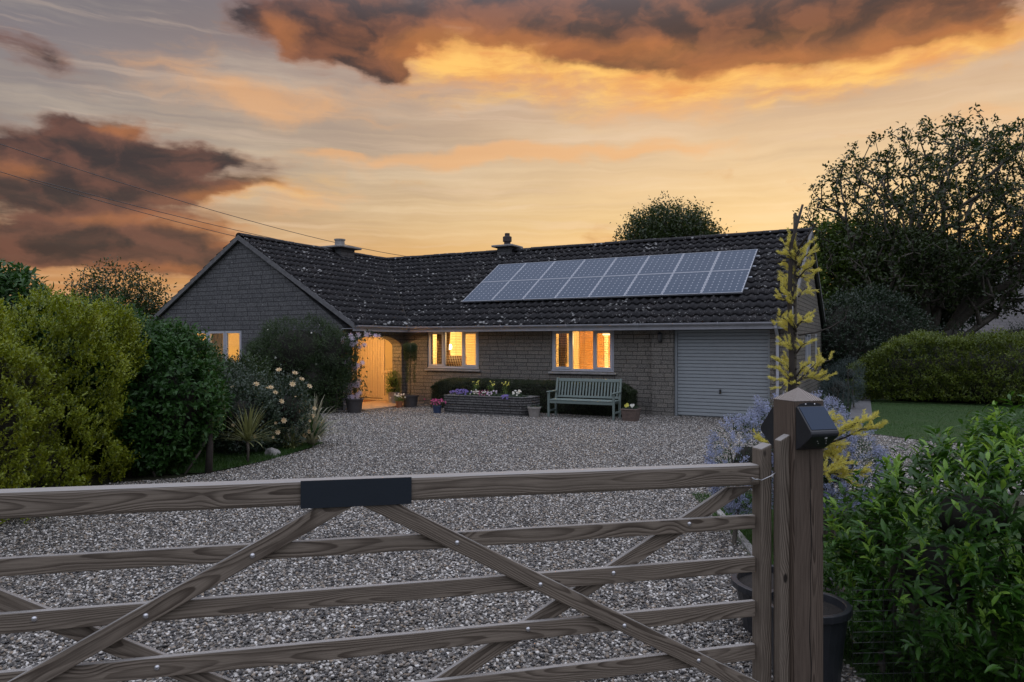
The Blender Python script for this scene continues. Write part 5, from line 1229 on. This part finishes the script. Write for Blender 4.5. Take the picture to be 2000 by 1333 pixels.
ns_ = 20
for i in range(ns_):
    x = .075 + i * (BL - .15 - .042) / (ns_ - 1)
    MB().hexa([(x, .517, .5105), (x + .042, .517, .5105), (x + .042, .530, .5105), (x, .530, .5105), (x, .607, .8445), (x + .042, .607, .8445), (x + .042, .620, .8445), (x, .620, .8445)]).build('back_slat', SAGE, bn, bevel=.003, seg=1)

# ------------------------------------------------------------------ right of the gate post
# black pots
pot('black_tub', 1.67, 4.38, .25, .30, .31, BLACKP, 'wide black tub on the gravel behind the gate stile', rim=.025)
pot('black_bucket', 1.52, 3.72, .16, .20, .42, BLACKP, 'tall black pot standing behind the gate post', rim=.018)
# golden cedar on a stake
ce = empty('golden_cedar', (1.70, 4.38, .26), 0, 'young golden needled cedar tied to a stake behind the gate post', 'tree')
mb = MB(); tp = [(0, 0, 0), (.01, 0, .4), (-.02, .01, .9), (.005, 0, 1.35), (-.01, 0, 1.75), (.0, 0, 2.1), (.07, 0, 2.34)]; mb.tube(tp, [.022, .021, .02, .018, .015, .012, .007], 8); mb.build('trunk', BARKD, ce, smooth=True)
MB().tube([(.035, .03, 0), (.035, .03, 2.29)], .011, 8).build('stake', BARK, ce)
PX = lambda px, py, y: ((px - 1000) / F_PX * y - 1.70, y - 4.38, 1.75 - (py - Y_H) / F_PX * y - .26)
mb = MB(); ND = []; NB = []
def spray(p0, p1, n=14, spread=.07, sub=5):
    """branch from p0 to p1 carrying needle shoots"""
    p0, p1 = np.array(p0), np.array(p1); L_ = np.linalg.norm(p1 - p0)
    mid = (p0 + p1) / 2 + [0, 0, L_ * .12]; mb.tube([p0, mid, p1], [.006, .004, .002], 5)
    for i in range(n):
        t = .12 + .88 * i / n + rng.uniform(0, .05); q = (1 - t) ** 2 * p0 + 2 * t * (1 - t) * mid + t * t * p1; dm = nrmz((p1 - p0)[None])[0]
        sdv = nrmz((dm * .75 + rng.normal(size=3) * [.55, .55, .35] + [0, 0, .35])[None])[0]; sl_ = spread * rng.uniform(.7, 1.9)
        ts = np.linspace(0, 1, 30)[:, None]; NB.append(q + sdv * ts * sl_); ND.append(np.tile(sdv, (30, 1)))
for (a_, b_) in (((1556, 740), (1515, 700)), ((1556, 745), (1512, 745)), ((1553, 748), (1525, 760)), ((1556, 735), (1580, 712)), ((1558, 745), (1628, 702)), ((1590, 728), (1605, 705)), ((1556, 745), (1615, 738)), ((1560, 752), (1540, 765)), ((1550, 748), (1520, 720)), ((1570, 738), (1600, 745)),
                 ((1556, 722), (1535, 705)), ((1554, 700), (1525, 665)), ((1553, 690), (1535, 672)), ((1556, 648), (1516, 615)), ((1555, 645), (1508, 636)), ((1556, 640), (1578, 616)), ((1556, 648), (1540, 620)), ((1558, 635), (1575, 630)), ((1555, 655), (1530, 640)), ((1556, 690), (1575, 670)),
                 ((1553, 590), (1523, 568)), ((1553, 585), (1530, 555)), ((1553, 600), (1520, 580)), ((1560, 580), (1585, 566)), ((1558, 545), (1588, 520)), ((1556, 540), (1530, 515)), ((1556, 525), (1580, 495)), ((1556, 520), (1590, 535)), ((1556, 515), (1525, 495)), ((1556, 505), (1535, 478)), ((1556, 500), (1578, 480)), ((1556, 500), (1545, 462)), ((1556, 540), (1575, 545)), ((1555, 560), (1535, 545))):
    yo = 4.38 + rng.normal() * .10; spray(PX(*a_, 4.38), PX(*b_, yo), 6, .040)
for (a_, b_, y_) in (((1600, 870), (1660, 835), 4.1), ((1640, 850), (1700, 820), 4.1), ((1650, 855), (1716, 838), 4.1), ((1600, 880), (1640, 900), 4.2), ((1560, 890), (1480, 862), 4.3), ((1600, 930), (1690, 925), 4.1), ((1600, 935), (1650, 905), 4.1), ((1590, 880), (1640, 870), 4.2), ((1600, 920), (1670, 950), 4.1), ((1600, 900), (1635, 885), 4.2), ((1580, 830), (1630, 822), 4.2)):
    p0_ = PX(*a_, y_); spray(p0_, PX(*b_, y_), 16, .045); mb.tube([(0, 0, max(.3, p0_[2] - .15)), p0_], [.008, .005], 5)
mb.tube([PX(1560, 655, 4.38), PX(1592, 650, 4.4), PX(1622, 640, 4.4), PX(1650, 622, 4.4), PX(1655, 605, 4.4)], [.006, .005, .004, .003, .001], 5)
mb.tube([PX(1560, 485, 4.38), PX(1578, 460, 4.3), PX(1592, 438, 4.3)], [.008, .006, .004], 6); mb.tube([PX(1548, 512, 4.38), PX(1520, 510, 4.4), PX(1495, 511, 4.4)], [.004, .003, .001], 5)
mb.tube([PX(1550, 580, 4.38), PX(1530, 560, 4.4), PX(1510, 542, 4.4)], [.004, .004, .002], 5)
mb.build('branches_or_core', BARKD, ce)
B_ = np.concatenate(NB); D_ = np.concatenate(ND); parts = []
for i in range(3):
    ra = rdir(len(B_)); ra = nrmz(ra - (ra * D_).sum(1, keepdims=True) * D_); parts.append(leaves(B_ + rng.normal(size=B_.shape) * .002, nrmz(D_ * 1.0 + ra * .7), rdir(len(B_)), .019 * rng.uniform(.6, 1.3, len(B_)), np.full(len(B_), .0026), False, .05, .05))
V, Q = cat_mesh(parts); npmesh('foliage', V, Q, L_CED, ce)
# ceanothus
CE = [(2.45, 6.3, .80, .46, .45, .42), (2.05, 6.25, .72, .30, .35, .36), (2.80, 6.3, .68, .38, .4, .36), (2.72, 6.5, 1.05, .25, .3, .22)]
cn = shrub('ceanothus', CE, 1900, 5, .14, .024, .014, L_CEA, 'ceanothus bush covered in powder blue blossom behind the gate post', corescale=.38, lumpy=.22, ls=1.6)
P, N_ = blob_pts(CE, 900, (.92, 1.10), lumpy=.22, ls=1.6); parts = []
ex = []
for i in range(len(P)):
    d = nrmz((N_[i] + [0, 0, .5] + rng.normal(size=3) * .4)[None])[0]; m_ = 42; t = rng.random(m_)[:, None] * .065; ex.append(P[i] + d * t + rng.normal(size=(m_, 3)) * .011)
B_ = np.concatenate(ex); V, Q = leaves(B_, rdir(len(B_)), rdir(len(B_)), .014, .011, False, .1, .1); npmesh('flowers', V - [CE[0][0], CE[0][1], 0], Q, F_BLUE, cn)
# laurel in the foreground
LE = [(2.22, 3.75, .55, .42, .48, .45), (2.02, 4.0, .34, .26, .3, .32), (2.36, 3.70, .86, .42, .45, .32), (2.9, 3.75, .74, .55, .55, .50), (2.75, 3.35, .30, .55, .45, .45), (2.95, 3.9, 1.12, .35, .4, .24), (2.0, 3.95, .70, .24, .32, .24)]
la = shrub('laurel_bush', LE, 1120, 9, .26, .080, .028, L_LAU, 'glossy green long leaved bush filling the lower right corner beside the gate post', fine=True, up=.75, outw=.5, rnd=.4, droop=.30, fold=.3, corescale=.36, lumpy=.16, axis_mix=.45, stray=0)
L_LAU2 = leafmat('young_laurel_leaf', (.12, .26, .03), (.27, .44, .07), rough=.4, tr=.35, spec=.4)
P, N_ = blob_pts(LE, 420, (.94, 1.08), lumpy=.16); kk = N_[:, 2] > -.2; P, N_ = P[kk], N_[kk]
V, Q = shoots(P + [0, 0, .03], N_, 6, .14, .070, .026, up=.9, outw=.4, rnd=.35, fine=True, droop=.3, fold=.3, axis_mix=.6); npmesh('young_leaves', V - [LE[0][0], LE[0][1], 0], Q, L_LAU2, la)
# wire mesh fence behind the pots
wfn = MB()
for x in np.arange(0, 1.5, .05): wfn.tube([(x, 0, 0), (x, 0, .62)], .0011, 4)
for z in np.arange(.03, .62, .05): wfn.tube([(0, .002, z), (1.5, .002, z)], .0011, 4)
wo = wfn.build('wire_fence', DARKM); wo.location = (1.62, 3.42, 0); wo.rotation_euler = (0, 0, R(3)); tag(wo, 'low wire mesh panel between the gate post and the laurel', 'fence')

# ------------------------------------------------------------------ far right garden
hr = empty('far_hedge', (14.3, 20.2, 0), -R(27.5), 'long yellow green clipped hedge behind the lawn on the right', 'hedge')
P, N_ = hedge_pts(30000, -4.4, 9.5, -.3, 1.3, 1.90, faces='tf', lum=.3, zmin=.12)
e_k = np.clip((-3.0 - P[:, 0]) / 1.2, 0, 1); P[:, 2] *= 1 - .42 * e_k
V, Q = shoots(P, N_, 5, .22, .075, .036, up=.6); npmesh('foliage', V, Q, L_HED, hr); MB().box(-3.4, 9.1, .28, 1.1, 0, 1.3).build('branches_or_core', DARKCORE, hr, bevel=.4, seg=5)  # the dark box is an added light blocker within the hedge
shrub('dark_hedge_shrub', [(17.0, 20.6, 1.25, .8, .6, .95)], 1500, 5, .25, .06, .025, L_RHO, 'dark green shrub breaking the yellow green far hedge', corescale=.7)
shrub('rhododendron', [(12.3, 24.6, 1.7, 1.9, 1.2, 1.9), (10.9, 23.8, 1.5, 1.2, 1.0, 1.9)], 6000, 5, .35, .10, .04, L_RHO, 'tall dark evergreen shrub right of the garage gable', up=.1, corescale=.75, lumpy=.2)
jn = shrub('blue_juniper', [(8.75, 19.3, .60, .50, .45, .50), (9.15, 19.5, .95, .30, .3, .38), (8.45, 18.9, .5, .3, .3, .35)], 2600, 8, .20, .035, .007, L_JUN, 'grey blue juniper beside the garden path at the garage corner', up=.5, corescale=.35, lumpy=.3, cat='conifer')
shrub('border_hedge', [(x, 25.5 - .28 * (x - 14) + random.uniform(-.3, .3), 1.1, 1.3, .9, 1.25 + random.uniform(-.1, .15)) for x in (13.5, 15.5, 17.5, 19.5, 21.5, 24)], 5200, 5, .3, .07, .03, L_RHO, 'dark mixed border growing below the big spreading tree', corescale=.78, lumpy=.15, stems=False)

# ------------------------------------------------------------------ trees
def tubes_np(A, B, ra, rb, sides=5):
    n = len(A); d = nrmz(B - A); r = np.tile([0., 0, 1.], (n, 1)); r[np.abs(d[:, 2]) > .9] = [1, 0, 0]; u_ = nrmz(np.cross(d, r)); v_ = np.cross(d, u_)
    V = []
    for k in range(sides):
        t = 2 * math.pi * k / sides; o_ = u_ * math.cos(t) + v_ * math.sin(t); V.append(np.stack([A - d * ra[:, None] * .2 + o_ * ra[:, None], B + o_ * rb[:, None]], 1))
    V = np.stack(V, 1).reshape(n, -1, 3); q = np.array([[2 * k, 2 * ((k + 1) % sides), 2 * ((k + 1) % sides) + 1, 2 * k + 1] for k in range(sides)])
    return V.reshape(-1, 3), (q[None] + (np.arange(n) * 2 * sides)[:, None, None]).reshape(-1, 4)
def grow(base, forks, targets, r_tip=.008, pw=.42, step=.45, pathw=.30, curl=.12):
    pos = [np.array(base, float)]; par = [-1]; pl_ = [0.]
    def chain(i, q, seg):
        p = pos[i]; L_ = np.linalg.norm(q - p); n_ = max(1, int(L_ / seg)); b = rng.normal(size=3) * L_ * curl + [0, 0, -.06 * L_]
        for k in range(1, n_ + 1):
            t = k / n_; w_ = p + (q - p) * t + b * math.sin(math.pi * t) * .5; par.append(i); pos.append(w_); pl_.append(pl_[i] + np.linalg.norm(w_ - pos[i])); i = len(pos) - 1
        return i
    for (frm, q) in forks: chain(frm if frm >= 0 else len(pos) - 1, np.array(q, float), step)
    targets = np.array(targets); f0 = pos[min(len(pos) - 1, 3)]; order = np.argsort(np.linalg.norm(targets - f0, axis=1)); tips = []
    for ti in order:
        q = targets[ti]; A = np.array(pos); c = np.linalg.norm(A - q, axis=1) + pathw * np.array(pl_); c[:2] += 50
        i = int(np.argmin(c)); tips.append(chain(i, q, step))
    n = len(pos); cnt = np.zeros(n); 
    for t in tips: cnt[t] += 1
    for i in range(n - 1, 0, -1): cnt[par[i]] += cnt[i]
    rad = r_tip * np.maximum(cnt, 1) ** pw; A = np.array(pos); idx = np.arange(1, n); pr_ = np.array(par)[1:]
    return A, idx, pr_, rad, tips
def crown_targets(n, c, r, zmin=-9, shell=.35):
    out = []
    while len(out) < n:
        d = rdir(n); f = shell + (1 - shell) * rng.random(n) ** .6; f *= 1 + .10 * lump(d * 2.2 + c[0], .8); P = np.array(c) + d * np.array(r) * f[:, None]; out += [p for p in P if p[2] > zmin]
    return out[:n]
def tree(name, base, fork, crown, n, leafm, label, lcl=10, lsize=.10, lsp=.22, trunk_r=None, r_tip=.008, pw=.42, zmin=-9, star=False, shell=.35, group=None, barkm=BARKD, extra_forks=(), wid=.5, cat='tree'):
    root = empty(name, base, 0, label, cat, group); b = np.array(base)
    T = []; 
    for (c, r, m_) in crown: T += crown_targets(int(n * m_), c, r, zmin, shell)
    A, idx, pr_, rad, tips = grow(base, [(0, fork)] + list(extra_forks), T, r_tip, pw)
    A = A - b
    big = rad[idx] > rad.max() * .30
    V, Q = tubes_np(A[pr_][big], A[idx][big], rad[pr_][big], rad[idx][big], 9); npmesh('trunk', V, Q, barkm, root, smooth=True)
    V, Q = tubes_np(A[pr_][~big], A[idx][~big], np.minimum(rad[pr_][~big], rad[idx][~big] * 1.6), rad[idx][~big], 4); npmesh('branches_or_core', V, Q, barkm, root)
    tp_ = A[tips]; P = np.repeat(tp_, lcl, 0) + rng.normal(size=(len(tp_) * lcl, 3)) * lsp * .5
    if star:   # whorls of leaves at the twig ends
        dd = nrmz(np.repeat(nrmz(tp_ - (np.array(fork) - b)), lcl, 0) * .5 + rdir(len(P))); 
        V, Q = leaves(P, dd + [0, 0, .1], rdir(len(P)) + [0, 0, 1], lsize * rng.uniform(.6, 1.3, len(P)), lsize * wid, False, .2, .3)
    else: V, Q = leaves(P, rdir(len(P)) + [0, 0, -.2], rdir(len(P)) + [0, 0, .5], lsize * rng.uniform(.6, 1.3, len(P)), lsize * wid, False, .2, .2)
    npmesh('crown', V, Q, leafm, root)
    return root
tree('spreading_tree', (16.6, 28.0, 0), (16.6, 28.1, 3.0), [((17.2, 28, 6.7), (5.7, 3.6, 3.9), .76), ((14.5, 27.3, 4.6), (2.9, 2.4, 1.6), .14), ((19.5, 27.5, 4.3), (3.2, 2.4, 1.6), .12)], 2300, L_TREE,
     'large spreading tree with bare crooked limbs and sparse leaves on the right', lcl=14, lsize=.16, lsp=.20, r_tip=.013, pw=.44, zmin=2.6, star=True, shell=.30, barkm=BARK, wid=.55,
     extra_forks=[(3, (14.6, 27.6, 4.6)), (3, (15.6, 27.3, 6.0)), (3, (18.6, 27.6, 5.2)), (2, (14.2, 26.9, 3.3)), (3, (20.2, 27.2, 4.7)), (2, (18.2, 27.0, 2.9))])
tree('green_tree', (13.0, 29.5, 0), (13.0, 29.5, 2.5), [((13.6, 29.5, 4.6), (2.4, 1.6, 2.3), 1.0)], 620, L_TREG, 'leafy mid green tree just right of the garage gable', lcl=30, lsize=.16, lsp=.55, zmin=2.0, r_tip=.014)
tree('dense_tree', (18.0, 33, 0), (18.0, 33, 3), [((18.2, 33, 4.6), (3.6, 1.8, 2.4), 1.0)], 1300, L_RHO, 'dense dark tree behind the spreading tree', lcl=34, lsize=.20, lsp=.7, zmin=1.5, r_tip=.014)
tree('roof_tree', (9.0, 40, 0), (9.0, 40, 4.5), [((8.7, 40, 7.1), (2.9, 2.4, 2.4), .75), ((7.2, 40, 6.3), (1.2, 1.2, 1.5), .13), ((11.0, 40, 6.3), (1.0, 1.2, 1.1), .12)], 900, L_TREE, 'round dark tree rising behind the roof above the solar panels', lcl=42, lsize=.17, lsp=.60, zmin=3, shell=.3)
tree('distant_tree', (-18.6, 34, 0), (-18.6, 34, 3.0), [((-18.7, 34, 3.5), (2.5, 1.6, 2.0), .8), ((-17.0, 34, 3.0), (1.3, 1.2, 1.1), .2)], 620, L_TREE, 'distant dark tree against the sunset left of the gable', lcl=16, lsize=.15, lsp=.45, zmin=1.5, shell=.35)
shrub('distant_hedge', [(-25, 36, 1.2, 4, 1.5, 1.5), (-19, 36, 1.2, 4, 1.5, 1.4), (-32, 34, 1.2, 4, 1.5, 1.6)], 3600, 5, .5, .12, .06, L_RHO, 'distant dark hedge left of the house', corescale=.85, stems=False, cat='hedge')

# barn at the far right
bn2 = empty('barn', (22.5, 37, 0), -R(12), 'grey roofed outbuilding partly hidden behind the spreading tree', 'building')
MB().box(-4.6, 6.5, .3, 6.0, 0, 2.3).build('wall', GSTONE, bn2)
def f_slate(t):
    v = oc(t); br = t.n('ShaderNodeTexBrick', {'Vector': t.vmap(v, rot=(R(-50), 0, 0)), 'Color1': (.085, .08, .085, 1), 'Color2': (.13, .12, .125, 1), 'Mortar': (.03, .03, .03, 1), 'Scale': 1.0, 'Mortar Size': .012, 'Brick Width': .3, 'Row Height': .2})
    return pr(t, t.mix(t.m('MULTIPLY', t.noise(v, 2, 5, .7), .5), br.outputs[0], (.15, .14, .13, 1)), .85, br.outputs['Fac'], .4, .01)
mb = MB(); mb.hexa([(-4.9, -.2, 2.2), (6.8, -.2, 2.2), (6.8, 3.2, 6.1), (-4.0, 3.2, 6.1), (-4.9, -.2, 2.32), (6.8, -.2, 2.32), (6.8, 3.2, 6.22), (-4.0, 3.2, 6.22)])
mb.hexa([(-4.0, 3.201, 6.1), (6.8, 3.201, 6.1), (6.8, 6.6, 2.2), (-4.9, 6.6, 2.2), (-4.0, 3.201, 6.22), (6.8, 3.201, 6.22), (6.8, 6.6, 2.32), (-4.9, 6.6, 2.32)]); mb.build('roof', mat('slate_roof', f_slate), bn2)

# overhead cables
def cable(p0, p1, sag, label):
    mb = MB(); p0, p1 = Vector(p0), Vector(p1); pts = []
    for i in range(25): t = i / 24; p = p0.lerp(p1, t); p.z -= sag * 4 * t * (1 - t); pts.append(p)
    mb.tube(pts, [.012 + .016 * i / 24 for i in range(25)], 5); o = mb.build('overhead_cable', DARKM); tag(o, label, 'cable', 'overhead cables crossing the sky')
def W_(px, py, d): return ((px - 1000) / F_PX * d, d, 1.75 + (Y_H - py) / F_PX * d)
cable(W_(-60, 262, 24), W_(900, 512, 75), .9, 'highest of the three overhead cables')
cable(W_(60, 350, 24), W_(850, 516, 75), .55, 'middle one of the three overhead cables')
cable(W_(-60, 318, 24), W_(820, 516, 75), .9, 'lowest of the three overhead cables')
